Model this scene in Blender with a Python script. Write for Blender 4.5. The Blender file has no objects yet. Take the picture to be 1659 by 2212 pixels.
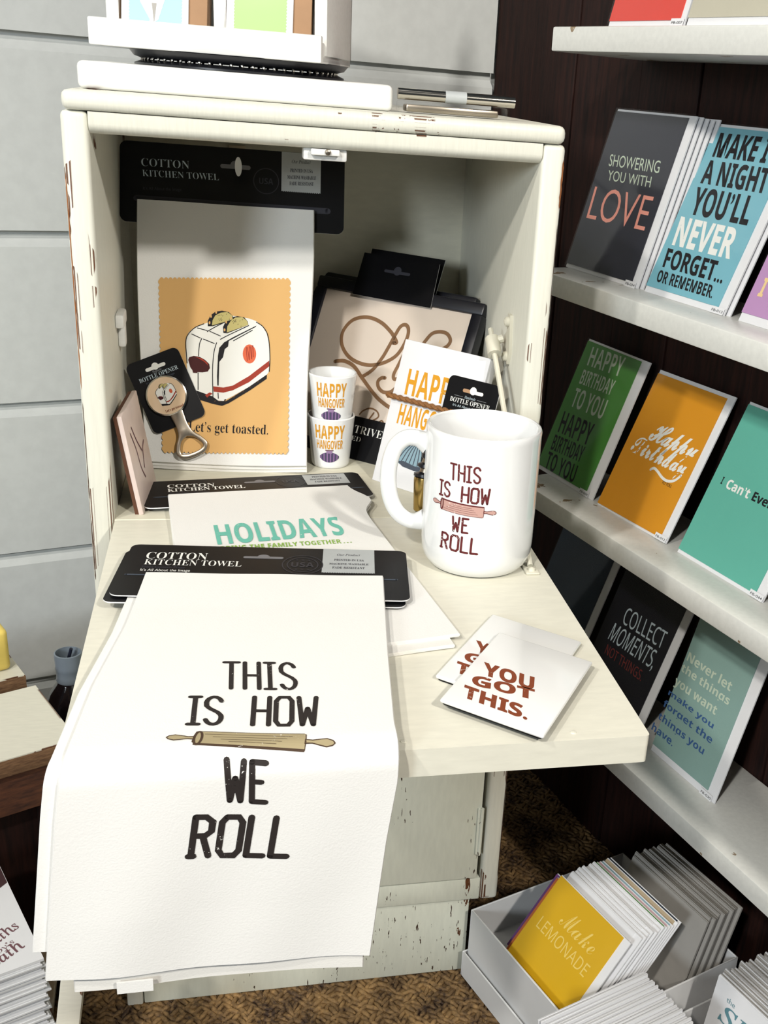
import bpy, bmesh, math, random
from mathutils import Vector, Matrix
random.seed(7)
SC = bpy.context.scene
COL = SC.collection
ZO = 0.5887            # height of the open leaf's top above the floor; coordinates below are relative to the leaf top
FLOOR = -ZO

# ------------------------------------------------------------------ camera, world, lights, exposure
cd = bpy.data.cameras.new('camera')
cam = bpy.data.objects.new('camera', cd); COL.objects.link(cam)
Rr = ((0.972131, -0.221862, 0.075759), (-0.019287, -0.39774, -0.917295), (0.233646, 0.89027, -0.390935))
mw = Matrix(((Rr[0][0], -Rr[1][0], -Rr[2][0], -0.079648),
             (Rr[0][1], -Rr[1][1], -Rr[2][1], -0.989918),
             (Rr[0][2], -Rr[1][2], -Rr[2][2], 0.385788 + ZO), (0, 0, 0, 1)))
cam.matrix_world = mw
cd.sensor_fit = 'HORIZONTAL'; cd.sensor_width = 36.0
cd.lens = 2391.5 * 36.0 / 1659
cd.shift_x = -(1084.02 - 829.5) / 1659
cd.shift_y = (1213.5 - 1106.0) / 1659
cd.clip_start = 0.02
SC.camera = cam

wd = bpy.data.worlds.new('shop_ambience'); SC.world = wd; wd.use_nodes = True
bgn = wd.node_tree.nodes['Background']
bgn.inputs[0].default_value = (0.80, 0.92, 1.0, 1); bgn.inputs[1].default_value = 0.06

def lamp(name, loc, target, power, size, color):
    ld = bpy.data.lights.new(name, 'AREA'); ld.shape = 'DISK'; ld.size = size; ld.energy = power; ld.color = color
    o = bpy.data.objects.new(name, ld); COL.objects.link(o)
    o.location = (loc[0], loc[1], loc[2] + ZO)
    d = Vector(target) - Vector(loc)
    o.rotation_euler = d.to_track_quat('-Z', 'Y').to_euler()
    return o
WARM = (1.0, 0.955, 0.88)
lamp('track_spot_left', (-0.92, -1.85, 1.62), (0.1, -0.1, 0.0), 36, 0.12, WARM)
lamp('track_spot_far_left', (-1.60, -1.30, 1.85), (0.1, -0.1, 0.0), 28, 0.12, WARM)
lamp('track_spot_right', (0.80, -1.80, 1.40), (0.0, -0.1, -0.1), 34, 0.14, WARM)
lamp('low_left_fill', (-2.3, -3.0, 1.0), (0.0, 0.0, 0.0), 64, 0.7, (0.86, 0.94, 1.0))  # broad cool fill added for the low light from front left
lamp('overhead_fill', (0.0, -0.9, 2.1), (0.0, -0.3, 0.0), 1.5, 0.7, (1.0, 0.97, 0.92))  # weak soft fill added overhead, not a fixture of the shop

vs = SC.view_settings
vs.view_transform = 'Standard'; vs.look = 'None'; vs.gamma = 1.0; vs.use_curve_mapping = False
vs.exposure = -0.27
SC.cycles.max_bounces = 6; SC.cycles.diffuse_bounces = 2; SC.cycles.caustics_reflective = False; SC.cycles.caustics_refractive = False

# ------------------------------------------------------------------ materials
MATS = {}
def srgb(r, g, b):
    f = lambda c: (c / 255 / 12.92) if c / 255 <= 0.04045 else ((c / 255 + 0.055) / 1.055) ** 2.4
    return (f(r), f(g), f(b), 1)
class NT:
    def __init__(s, name):
        s.m = bpy.data.materials.new(name); s.m.use_nodes = True
        s.t = s.m.node_tree; s.b = s.t.nodes['Principled BSDF']; MATS[name] = s.m
    def n(s, typ, **kw):
        x = s.t.nodes.new(typ)
        for k, v in kw.items():
            if k.startswith('i_'): x.inputs[k[2:]].default_value = v
            else: setattr(x, k, v)
        return x
    def l(s, a, b): s.t.links.new(a, b)
    def coord(s, scale=(1, 1, 1)):
        tc = s.n('ShaderNodeTexCoord'); mp = s.n('ShaderNodeMapping'); mp.inputs['Scale'].default_value = scale
        s.l(tc.outputs['Object'], mp.inputs['Vector']); return mp.outputs['Vector']
    def noise(s, vec, scale, detail=4, rough=0.55):
        x = s.n('ShaderNodeTexNoise'); x.inputs['Scale'].default_value = scale; x.inputs['Detail'].default_value = detail
        x.inputs['Roughness'].default_value = rough
        s.l(vec, x.inputs['Vector']); return x.outputs['Fac']
    def ramp(s, fac, p0, p1, c0=(0, 0, 0, 1), c1=(1, 1, 1, 1)):
        x = s.n('ShaderNodeValToRGB'); e = x.color_ramp.elements
        e[0].position, e[1].position = p0, p1; e[0].color, e[1].color = c0, c1
        s.l(fac, x.inputs['Fac']); return x.outputs['Color']
    def mix(s, fac, a, b):
        x = s.n('ShaderNodeMix', data_type='RGBA')
        for sock, v in ((x.inputs[0], fac), (x.inputs[6], a), (x.inputs[7], b)):
            if hasattr(v, 'links') or hasattr(v, 'is_linked'): s.l(v, sock)
            else: sock.default_value = v
        return x.outputs[2]
    def math(s, op, a, b=None):
        x = s.n('ShaderNodeMath', operation=op)
        for i, v in enumerate((a, b)):
            if v is None: continue
            if hasattr(v, 'is_linked'): s.l(v, x.inputs[i])
            else: x.inputs[i].default_value = v
        return x.outputs[0]
    def bump(s, h, strength, dist=0.001):
        x = s.n('ShaderNodeBump'); x.inputs['Strength'].default_value = strength; x.inputs['Distance'].default_value = dist
        s.l(h, x.inputs['Height']); s.l(x.outputs['Normal'], s.b.inputs['Normal'])
    def col(s, c):
        if hasattr(c, 'is_linked'): s.l(c, s.b.inputs['Base Color'])
        else: s.b.inputs['Base Color'].default_value = c

def plain(name, c, rough=0.6, metal=0.0, coat=0.0, vary=0.04, scale=60, spec=0.4):
    t = NT(name); v = t.coord()
    f = t.ramp(t.noise(v, scale), 0.3, 0.7)
    c = srgb(*c)
    if name.startswith('panel_'): c = tuple(x * 0.84 for x in c[:3]) + (1,)     # card inks reflect a little less than the photo's bright print
    d = tuple(x * (1 - vary * 2) for x in c[:3]) + (1,)
    t.col(t.mix(f, d, c))
    t.b.inputs['Roughness'].default_value = rough; t.b.inputs['Metallic'].default_value = metal
    t.b.inputs['Coat Weight'].default_value = coat; t.b.inputs['Coat Roughness'].default_value = 0.08
    t.b.inputs['Specular IOR Level'].default_value = spec
    return t
def painted(name, c, wear=0.0, wood=(120, 72, 38), rough=0.45, grain=(8, 8, 90), chips=0.0, radius=0.0032):
    """brush-painted wood; wear shows brown wood on worn edges and in small chips"""
    t = NT(name); v = t.coord()
    g = t.noise(t.coord(grain), 6, 5); c = srgb(*c)
    colr = t.mix(t.ramp(g, 0.35, 0.65), tuple(x * 0.94 for x in c[:3]) + (1,), c)
    if wear > 0:
        bv = t.n('ShaderNodeBevel', samples=8); bv.inputs['Radius'].default_value = radius
        geo = t.n('ShaderNodeNewGeometry'); dp = t.n('ShaderNodeVectorMath', operation='DOT_PRODUCT')
        t.l(bv.outputs['Normal'], dp.inputs[0]); t.l(geo.outputs['True Normal'], dp.inputs[1])
        edge = t.math('SUBTRACT', 1.0, dp.outputs['Value'])
        nz = t.noise(t.coord((1, 1, 0.35)), 38, 6, 0.7)
        m = t.math('MULTIPLY', t.math('GREATER_THAN', edge, 0.012), t.math('GREATER_THAN', nz, 0.52 - 0.10 * wear))
        nz2 = t.math('GREATER_THAN', t.noise(t.coord((1, 1, 0.4)), 17, 3), 0.66 - 0.16 * wear)
        m = t.math('MULTIPLY', m, nz2)
        colr = t.mix(m, colr, t.mix(t.noise(v, 200), srgb(*wood), srgb(60, 36, 24)))
    if chips > 0:
        ch = t.math('GREATER_THAN', t.noise(t.coord((330, 1, 60)), 1.0, 3, 0.6), 0.74 - 0.10 * chips)
        m2 = t.math('MULTIPLY', ch, t.math('GREATER_THAN', t.noise(v, 9, 2), 0.52))
        colr = t.mix(m2, colr, srgb(70, 52, 40))
    t.col(colr); t.b.inputs['Roughness'].default_value = rough
    t.bump(g, 0.18, 0.0008)
    return t
def cloth_mat(name, c, weave=900):
    t = NT(name); v = t.coord()
    w = t.n('ShaderNodeTexWave'); w.inputs['Scale'].default_value = weave; w.inputs['Distortion'].default_value = 1.0; t.l(v, w.inputs['Vector'])
    w2 = t.n('ShaderNodeTexNoise'); w2.inputs['Scale'].default_value = weave * 0.8; t.l(v, w2.inputs['Vector'])
    t.col(t.mix(w2.outputs['Fac'], tuple(x * 0.97 for x in srgb(*c)[:3]) + (1,), srgb(*c)))
    t.b.inputs['Roughness'].default_value = 0.9; t.b.inputs['Specular IOR Level'].default_value = 0.15
    t.b.inputs['Sheen Weight'].default_value = 0.15
    t.bump(t.math('ADD', w2.outputs['Fac'], t.noise(v, 28, 3)), 0.12, 0.0015)
    return t
def inky(name, c, paper=(240, 238, 232), worn=0.0, rough=0.7, scale=420, coat=0.0):
    """print ink with worn specks where the paper shows"""
    t = NT(name); v = t.coord()
    m = t.math('GREATER_THAN', t.noise(v, scale, 6, 0.7), 0.66 - 0.12 * worn)
    m = t.math('MULTIPLY', m, t.math('GREATER_THAN', t.noise(v, scale * 0.12, 3), 0.56 - 0.1 * worn))
    t.col(t.mix(m, srgb(*c), srgb(*paper)) if worn > 0 else srgb(*c))
    t.b.inputs['Roughness'].default_value = rough; t.b.inputs['Coat Weight'].default_value = coat
    t.b.inputs['Specular IOR Level'].default_value = 0.3
    return t

painted('cream_paint', (230, 229, 215), wear=0.30, grain=(90, 8, 8))
painted('cream_paint_upright', (230, 229, 215), wear=0.75, grain=(60, 60, 5))
painted('cream_door_paint', (226, 228, 212), wear=0.05, chips=1.0, grain=(40, 8, 8))
painted('cream_inside', (226, 222, 202), grain=(9, 30, 30), rough=0.55)
painted('leaf_paint', (231, 228, 212), grain=(8, 30, 30), rough=0.4)
painted('shelf_paint', (236, 236, 230), wear=0.25, wood=(196, 168, 126), grain=(30, 30, 30), rough=0.35)
painted('white_board_paint', (238, 238, 234), grain=(5, 30, 40), rough=0.6)
painted('wall_paint', (218, 221, 219), grain=(10, 10, 10), rough=0.6)
painted('aged_cream', (226, 222, 206), wear=0.8, wood=(128, 78, 44), chips=0.2, grain=(10, 60, 60), rough=0.6)
plain('chip_wood', (168, 104, 56), 0.8, vary=0.12)
plain('chip_dark', (82, 56, 42), 0.8, vary=0.15)
plain('metal_cream', (222, 218, 200), 0.4)
plain('black_card', (10, 10, 14), 0.45, spec=0.22)
plain('black_frame', (19, 20, 30), 0.35, spec=0.5)
plain('black_metal', (24, 25, 30), 0.3, spec=0.6)
plain('card_edge_white', (236, 236, 236), 0.7)
plain('label_silver', (182, 186, 186), 0.5)
plain('usa_grey', (46, 46, 54), 0.5)
plain('slot_dark', (120, 120, 124), 0.5)
plain('ceramic', (240, 241, 240), 0.08, coat=0.6, vary=0.005)
plain('gloss_white', (240, 240, 238), 0.15, coat=0.5, vary=0.005)
plain('paper_white', (234, 234, 236), 0.65, vary=0.01)
plain('envelope_white', (228, 228, 230), 0.7, vary=0.01)
plain('card_box_white', (226, 226, 226), 0.5, vary=0.01)
plain('kraft', (176, 138, 104), 0.7)
plain('grey_kraft', (176, 172, 166), 0.7)
plain('tile_cream', (238, 222, 206), 0.25, coat=0.3, vary=0.01)
plain('tile_pink', (226, 208, 200), 0.4)
plain('cork_brown', (92, 58, 40), 0.8)
plain('chrome', (205, 200, 190), 0.14, metal=1.0)
plain('brushed_steel', (170, 160, 145), 0.32, metal=1.0)
plain('brass', (190, 160, 96), 0.22, metal=1.0)
plain('amber_dark', (20, 16, 18), 0.12, coat=0.6)
plain('frosted_cap', (120, 130, 140), 0.3, coat=0.3)
plain('blue_black', (26, 30, 46), 0.5)
plain('yellow_wax', (240, 212, 110), 0.4)
plain('twine', (150, 104, 62), 0.95, vary=0.2, scale=900)
plain('badge_peach', (233, 204, 170), 0.2, coat=0.6, vary=0.01)
cloth_mat('towel_white', (238, 237, 233))
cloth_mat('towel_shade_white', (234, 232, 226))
for nm, c, w in (('ink_black_towel', (44, 38, 36), 0.12), ('ink_maroon', (98, 36, 38), 0.25), ('ink_pink_wood', (196, 156, 146), 0.3),
                 ('ink_wood', (168, 154, 120), 0.12), ('ink_wood_dark', (74, 56, 42), 0.15)):
    inky(nm, c, worn=w)
for nm, c in (('ink_mustard', (216, 152, 36)), ('ink_aqua', (112, 192, 174)), ('ink_green', (142, 182, 78)), ('ink_brown', (132, 64, 36)),
              ('ink_brown_dark', (150, 68, 40))):
    inky(nm, c, worn=0.25)
for nm, c in (('ink_orange_panel', (222, 176, 112)), ('ink_black', (26, 24, 28)), ('ink_white', (238, 238, 232)), ('ink_red', (160, 58, 42)),
              ('ink_coral', (224, 106, 70)), ('ink_toast', (196, 184, 120)), ('ink_maroon_dark', (66, 22, 24)), ('ink_script_brown', (138, 104, 74)),
              ('ink_purple', (92, 66, 112)), ('ink_purple_light', (150, 124, 160)), ('ink_iceblue', (136, 164, 176)), ('ink_slate', (70, 78, 90)),
              ('ink_grey', (150, 152, 156)), ('ink_rosegold', (226, 152, 136)), ('ink_pale_yellow', (236, 206, 150)), ('ink_blue', (58, 92, 140)),
              ('ink_pale_green', (196, 210, 190)), ('ink_dull_red', (120, 52, 48)), ('ink_lemon', (238, 208, 110)), ('ink_teal', (96, 140, 150)),
              ('ink_mauve', (116, 80, 86)), ('ink_dark_grey', (62, 62, 70)), ('ink_silver', (190, 205, 212))):
    inky(nm, c)
for nm, c in (('panel_charcoal', (44, 46, 58)), ('panel_blue', (134, 200, 216)), ('panel_lilac', (206, 158, 208)), ('panel_green', (78, 148, 60)),
              ('panel_orange', (238, 160, 36)), ('panel_teal', (108, 196, 176)), ('panel_navy', (36, 50, 68)), ('panel_black', (22, 21, 30)),
              ('panel_sage', (150, 184, 176)), ('panel_red', (232, 58, 40)), ('panel_beige', (206, 200, 178)), ('panel_yellow', (236, 186, 26)),
              ('panel_purple', (124, 70, 140)), ('panel_coral', (226, 122, 62)), ('panel_leaf', (86, 160, 64)), ('panel_pink', (232, 190, 196)),
              ('panel_sky', (168, 206, 222)), ('panel_tan', (196, 176, 146)), ('stamp_blue', (166, 212, 222)), ('stamp_green', (168, 216, 128)),
              ('paint_maroon', (74, 52, 54))):
    plain(nm, c, 0.45, coat=0.25, vary=0.012, scale=25)

t = NT('dark_planks'); v = t.coord((14, 14, 1.1))
g = t.noise(v, 9, 8, 0.7)
t.col(t.mix(t.ramp(g, 0.35, 0.75), srgb(22, 13, 12), srgb(54, 29, 23)))
t.b.inputs['Roughness'].default_value = 0.7; t.b.inputs['Specular IOR Level'].default_value = 0.2; t.bump(g, 0.3, 0.001)
t = NT('brown_wood'); v = t.coord((6, 6, 24)); g = t.noise(v, 9, 7, 0.65)
t.col(t.mix(t.ramp(g, 0.3, 0.75), srgb(56, 32, 24), srgb(120, 72, 46))); t.b.inputs['Roughness'].default_value = 0.75; t.bump(g, 0.3, 0.001)
t = NT('raw_edge'); v = t.coord((10, 10, 60)); g = t.noise(v, 9, 7, 0.65)
t.col(t.mix(t.ramp(g, 0.3, 0.75), srgb(96, 66, 46), srgb(160, 122, 86))); t.b.inputs['Roughness'].default_value = 0.8; t.bump(g, 0.3, 0.001)
t = NT('floor_wood'); v = t.coord((3, 30, 30)); g = t.noise(v, 7, 6)
t.col(t.mix(g, srgb(26, 20, 18), srgb(48, 34, 26))); t.b.inputs['Roughness'].default_value = 0.7
t = NT('seagrass'); oi = t.n('ShaderNodeNewGeometry'); v = t.coord((1, 1, 1)); g = t.noise(v, 160, 5, 0.7); g2 = t.noise(v, 26, 3)
t.col(t.mix(t.ramp(t.math('ADD', t.math('MULTIPLY', g, 0.5), t.math('MULTIPLY', g2, 0.5)), 0.40, 0.64), srgb(48, 30, 16), srgb(160, 126, 80)))
t.b.inputs['Roughness'].default_value = 0.75
t = NT('clear_plastic'); t.b.inputs['Base Color'].default_value = (0.95, 0.97, 1, 1); t.b.inputs['Roughness'].default_value = 0.05
t.b.inputs['Transmission Weight'].default_value = 0.93; t.b.inputs['IOR'].default_value = 1.3
t = NT('sleeve_film'); tr_ = t.n('ShaderNodeBsdfTransparent'); gl_ = t.n('ShaderNodeBsdfGlossy'); gl_.inputs['Roughness'].default_value = 0.06
lw_ = t.n('ShaderNodeLayerWeight'); lw_.inputs['Blend'].default_value = 0.5; fz_ = t.n('ShaderNodeMath', operation='MULTIPLY'); fz_.inputs[1].default_value = 0.22; pw_ = t.n('ShaderNodeMath', operation='POWER'); pw_.inputs[1].default_value = 3.0; t.l(lw_.outputs['Facing'], pw_.inputs[0]); t.l(pw_.outputs[0], fz_.inputs[0]); mx_ = t.n('ShaderNodeMixShader')
t.l(fz_.outputs[0], mx_.inputs[0]); t.l(tr_.outputs[0], mx_.inputs[1]); t.l(gl_.outputs[0], mx_.inputs[2]); t.l(mx_.outputs[0], t.t.nodes['Material Output'].inputs['Surface'])

# ------------------------------------------------------------------ mesh builder
class Fr:
    """a local frame: (u, v, w) -> world"""
    def __init__(s, O, U, V):
        s.O, s.U, s.V = Vector(O), Vector(U).normalized(), Vector(V).normalized()
        s.N = s.U.cross(s.V).normalized()
    def __call__(s, u, v, w=0.0): return s.O + s.U * u + s.V * v + s.N * w
    def shift(s, du=0, dv=0, dw=0): return Fr(s(du, dv, dw), s.U, s.V)
    def turn(s, ang):
        c, n = math.cos(ang), math.sin(ang); return Fr(s.O, s.U * c + s.V * n, s.V * c - s.U * n)
WORLD = Fr((0, 0, 0), (1, 0, 0), (0, 1, 0))
def yawed(O, deg): a = math.radians(deg); return Fr(O, (math.cos(a), math.sin(a), 0), (-math.sin(a), math.cos(a), 0))

GC = {}
def glyphs(body, off=0.0):
    k = (body, off)
    if k in GC: return GC[k]
    c = bpy.data.curves.new('lettering', 'FONT'); c.body = body; c.size = 1; c.offset = off; c.resolution_u = 4
    o = bpy.data.objects.new('lettering', c); COL.objects.link(o)
    dg = bpy.context.evaluated_depsgraph_get(); ev = o.evaluated_get(dg); me = ev.to_mesh()
    V = [tuple(q.co[:2]) for q in me.vertices]; F = [tuple(p.vertices) for p in me.polygons]
    ev.to_mesh_clear(); bpy.data.objects.remove(o); bpy.data.curves.remove(c)
    xs = [q[0] for q in V]; ys = [q[1] for q in V]
    x0, x1, y0, y1 = min(xs), max(xs), 0.0, max(ys)     # fitted from baseline to the tallest letter
    V = [((x - x0) / (x1 - x0), (y - y0) / (y1 - y0)) for x, y in V]
    GC[k] = (V, F); return GC[k]
def remap(s, U, L, fix={}):
    o = ''
    for ch in s:
        if ch in fix: o += fix[ch]
        elif 'A' <= ch <= 'Z': o += chr(U + ord(ch) - 65)
        elif 'a' <= ch <= 'z': o += chr(L + ord(ch) - 97)
        else: o += ch
    return o
serif = lambda s: remap(s, 0x1D400, 0x1D41A)
ital = lambda s: remap(s, 0x1D434, 0x1D44E, {'h': '\u210e'})
script = lambda s: remap(s, 0x1D4D0, 0x1D4EA)
boldsans = lambda s: remap(s, 0x1D5D4, 0x1D5EE)
thinsans = lambda s: remap(s, 0x1D5A0, 0x1D5BA)

# single-stroke stencil letters for the kitchen slogan
def arc(cx, cy, rx, ry, a0, a1, n=10):
    return [(cx + rx * math.cos(math.radians(a0 + (a1 - a0) * i / n)), cy + ry * math.sin(math.radians(a0 + (a1 - a0) * i / n))) for i in range(n + 1)]
STROKE = {
 'T': (0.56, [[(0, 1), (.56, 1)], [(.28, 1), (.28, 0)]]),
 'H': (0.54, [[(0, 1), (0, 0)], [(.54, 1), (.54, 0)], [(0, .5), (.54, .5)]]),
 'I': (0.36, [[(0, 1), (.36, 1)], [(.18, 1), (.18, 0)], [(0, 0), (.36, 0)]]),
 'S': (0.56, [arc(.28, .75, .27, .25, 20, 170, 8) + [(.03, .66), (.14, .57), (.42, .43), (.52, .34)] + arc(.28, .25, .27, .25, 10, -160, 9)]),
 'O': (0.56, [[(.12, 1), (.44, 1), (.56, .86), (.56, .14), (.44, 0), (.12, 0), (0, .14), (0, .86), (.12, 1)]]),
 'W': (0.62, [[(0, 1), (.12, 0)], [(.12, 0), (.31, .60)], [(.31, .60), (.50, 0)], [(.50, 0), (.62, 1)]]),
 'E': (0.50, [[(0, 1), (0, 0)], [(0, 1), (.5, 1)], [(0, .53), (.34, .53)], [(0, 0), (.5, 0)]]),
 'R': (0.54, [[(.03, 0), (.03, 1)], [(.03, 1), (.32, 1), (.50, .88), (.50, .64), (.34, .52), (.03, .52)], [(.28, .52), (.50, 0)], [(-.04, 0), (.1, 0)]]),
 'L': (0.46, [[(0, 1), (0, 0)], [(0, 0), (.46, 0)]])}
def slogan(word, gap=0.24):
    x = 0; out = []
    for ch in word:
        w, st = STROKE[ch]
        out += [[(x + a, b) for a, b in s] for s in st]; x += w + gap
    W = x - gap
    return [[(a / W, b) for a, b in s] for s in out]

class MB:
    def __init__(s): s.V = []; s.F = []; s.M = []
    def add(s, vs, fs, mat):
        k = len(s.V); s.V += [tuple(q) for q in vs]
        for f in fs: s.F.append(tuple(i + k for i in f)); s.M.append(mat)
    def bm(s, bm, mat, fr=WORLD):
        bm.verts.ensure_lookup_table(); bm.verts.index_update()
        s.add([fr(*q.co) for q in bm.verts], [[q.index for q in f.verts] for f in bm.faces], mat); bm.free()
    def box(s, u0, u1, v0, v1, w0, w1, mat, fr=WORLD, bev=0.0, seg=2):
        b = bmesh.new()
        bmesh.ops.create_cube(b, size=1)
        for q in b.verts: q.co = Vector((u0 + (q.co.x + .5) * (u1 - u0), v0 + (q.co.y + .5) * (v1 - v0), w0 + (q.co.z + .5) * (w1 - w0)))
        if bev > 0: bmesh.ops.bevel(b, geom=list(b.edges), offset=min(bev, .49 * min(abs(u1 - u0), abs(v1 - v0), abs(w1 - w0))), segments=seg, profile=0.5, affect='EDGES')
        s.bm(b, mat, fr)
    def flat(s, poly, w, mat, fr): s.add([fr(a, b, w) for a, b in poly], [list(range(len(poly)))], mat)
    def prism(s, poly, w0, w1, mat, fr, side=None, back=None):
        n = len(poly); vs = [fr(a, b, w1) for a, b in poly] + [fr(a, b, w0) for a, b in poly]
        s.add(vs, [list(range(n))], mat)
        s.add(vs, [list(range(2 * n - 1, n - 1, -1))], back or mat)
        s.add(vs, [[i, n + i, n + (i + 1) % n, (i + 1) % n] for i in range(n)], side or mat)
    def ribbon(s, pts, width, w, mat, fr, step=None, caps=True):
        if step:
            q = [pts[0]]
            for a, b in zip(pts, pts[1:]):
                d = math.hypot(b[0] - a[0], b[1] - a[1]); n = max(1, int(d / step))
                q += [(a[0] + (b[0] - a[0]) * i / n, a[1] + (b[1] - a[1]) * i / n) for i in range(1, n + 1)]
            pts = q
        h = width / 2; N = len(pts); L = []; R = []
        for i, p in enumerate(pts):
            a = pts[max(0, i - 1)]; b = pts[min(N - 1, i + 1)]
            dx, dy = b[0] - a[0], b[1] - a[1]; m = math.hypot(dx, dy) or 1
            nx, ny = -dy / m, dx / m
            k = 1.0
            if 0 < i < N - 1:
                d1 = (p[0] - a[0], p[1] - a[1]); m1 = math.hypot(*d1) or 1
                k = 1 / max(0.6, abs((-d1[1] / m1) * nx + (d1[0] / m1) * ny))
            L.append((p[0] + nx * h * k, p[1] + ny * h * k)); R.append((p[0] - nx * h * k, p[1] - ny * h * k))
        vs = [fr(a, b, w) for a, b in L] + [fr(a, b, w) for a, b in R]
        s.add(vs, [[i, i + 1, N + i + 1, N + i] for i in range(N - 1)], mat)
        if caps:
            for p in (pts[0], pts[-1]):
                s.flat([(p[0] + h * math.cos(t), p[1] + h * math.sin(t)) for t in [k * math.pi / 4 for k in range(8)]], w, mat, fr)
    def text(s, body, p0, p1, p2, w, mat, fr, off=0.0, cuts=0):
        """lettering fitted to the parallelogram p0 (bottom left), p1 (bottom right), p2 (top left)"""
        V, F = glyphs(body, off)
        b = bmesh.new(); vv = [b.verts.new((x, y, 0)) for x, y in V]
        for f in F:
            try: b.faces.new([vv[i] for i in f])
            except ValueError: pass
        for k in range(1, cuts):
            bmesh.ops.bisect_plane(b, geom=list(b.verts) + list(b.edges) + list(b.faces), plane_co=(k / cuts, 0, 0), plane_no=(1, 0, 0))
        for q in b.verts:
            x, y = q.co.x, q.co.y
            q.co = Vector((p0[0] + x * (p1[0] - p0[0]) + y * (p2[0] - p0[0]), p0[1] + x * (p1[1] - p0[1]) + y * (p2[1] - p0[1]), w))
        s.bm(b, mat, fr)
    def line(s, body, u0, u1, v0, v1, w, mat, fr, off=0.0, cuts=0): s.text(body, (u0, v0), (u1, v0), (u0, v1), w, mat, fr, off, cuts)
    def strokes(s, word, p0, p1, p2, width, w, mat, fr, step=0.004, gap=0.24):
        for st in slogan(word, gap):
            q = [(p0[0] + x * (p1[0] - p0[0]) + y * (p2[0] - p0[0]), p0[1] + x * (p1[1] - p0[1]) + y * (p2[1] - p0[1])) for x, y in st]
            s.ribbon(q, width, w, mat, fr, step=step)
    def lathe(s, prof, c, mat, n=56, axis=None, close=False):
        fr = axis or Fr(c, (1, 0, 0), (0, 1, 0)); m = len(prof)
        vs = [fr(r * math.cos(2 * math.pi * i / n), r * math.sin(2 * math.pi * i / n), z) for r, z in prof for i in range(n)]
        fs = [[j * n + i, j * n + (i + 1) % n, (j + 1) * n + (i + 1) % n, (j + 1) * n + i] for j in range(m - 1) for i in range(n)]
        s.add(vs, fs, mat)
        s.add(vs, [list(range(n))[::-1], [(m - 1) * n + i for i in range(n)]], mat)
    def tube(s, path, r, mat, n=12, flatten=1.0, up=(0, 0, 1)):
        P = [Vector(p) for p in path]; rings = []; R = r if isinstance(r, (list, tuple)) else [r] * len(P)
        ref = Vector(up)
        for i, p in enumerate(P):
            d = (P[min(i + 1, len(P) - 1)] - P[max(i - 1, 0)]).normalized()
            a = d.cross(ref)
            if a.length < 1e-4: a = d.cross(Vector((1, 0, 0.3)))
            a.normalize(); b = d.cross(a).normalized()
            rings.append([p + a * R[i] * flatten * math.cos(2 * math.pi * k / n) + b * R[i] * math.sin(2 * math.pi * k / n) for k in range(n)])
        vs = [q for g in rings for q in g]
        fs = [[j * n + k, j * n + (k + 1) % n, (j + 1) * n + (k + 1) % n, (j + 1) * n + k] for j in range(len(P) - 1) for k in range(n)]
        fs += [list(range(n))[::-1], [(len(P) - 1) * n + k for k in range(n)]]
        s.add(vs, fs, mat)
    def sheet(s, f, nu, nv, th, mat, edge=None):
        """solid cloth: f(a, b, w) with a, b in 0..1 and w the offset through the thickness th"""
        g = [[f(i / nu, j / nv, 0.0) for i in range(nu + 1)] for j in range(nv + 1)]
        h = [[f(i / nu, j / nv, -th) for i in range(nu + 1)] for j in range(nv + 1)]
        m = [[f(i / nu, j / nv, -th / 2, 1) for i in range(nu + 1)] for j in range(nv + 1)]
        W = nu + 1; K = W * (nv + 1)
        vs = [q for r in g for q in r] + [q for r in h for q in r] + [q for r in m for q in r]
        id = lambda k, i, j: k * K + j * W + i
        fs = []
        for j in range(nv):
            for i in range(nu):
                fs.append([id(0, i, j), id(0, i + 1, j), id(0, i + 1, j + 1), id(0, i, j + 1)])
                fs.append([id(1, i, j), id(1, i, j + 1), id(1, i + 1, j + 1), id(1, i + 1, j)])
        rim = [(i, 0) for i in range(nu)] + [(nu, j) for j in range(nv)] + [(i, nv) for i in range(nu, 0, -1)] + [(0, j) for j in range(nv, 0, -1)]
        for a, b in zip(rim, rim[1:] + rim[:1]):
            fs.append([id(0, *a), id(2, *a), id(2, *b), id(0, *b)]); fs.append([id(2, *a), id(1, *a), id(1, *b), id(2, *b)])
        s.add(vs, fs, mat)
    def make(s, name, parent=None, origin=None, angle=38):
        O = Vector(origin) if origin is not None else (Vector(parent['_o']) if parent is not None and '_o' in parent else Vector((0, 0, 0)))
        me = bpy.data.meshes.new(name)
        me.from_pydata([(q[0] - O.x, q[1] - O.y, q[2] - O.z) for q in s.V], [], s.F)
        names = []
        for m in s.M:
            if m not in names: names.append(m)
        for m in names: me.materials.append(MATS[m])
        ix = {m: i for i, m in enumerate(names)}
        me.polygons.foreach_set('material_index', [ix[m] for m in s.M])
        b = bmesh.new(); b.from_mesh(me); bmesh.ops.recalc_face_normals(b, faces=list(b.faces)); b.to_mesh(me); b.free()
        me.polygons.foreach_set('use_smooth', [True] * len(me.polygons))
        me.set_sharp_from_angle(angle=math.radians(angle)); me.update()
        o = bpy.data.objects.new(name, me); COL.objects.link(o)
        if parent is not None: o.parent = parent
        else: o.location = (O.x, O.y, O.z + ZO)
        o['_o'] = tuple(O)
        return o
def tag(o, label=None, cat=None, group=None, kind=None):
    if label: o['label'] = label
    if cat: o['category'] = cat
    if group: o['group'] = group
    if kind: o['kind'] = kind
    return o
def thing(name, label, cat, loc, group=None):
    o = bpy.data.objects.new(name, None); COL.objects.link(o)
    o.empty_display_size = 0.02; o.location = (loc[0], loc[1], loc[2] + ZO); o['_o'] = tuple(loc)
    return tag(o, label, cat, group)
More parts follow.
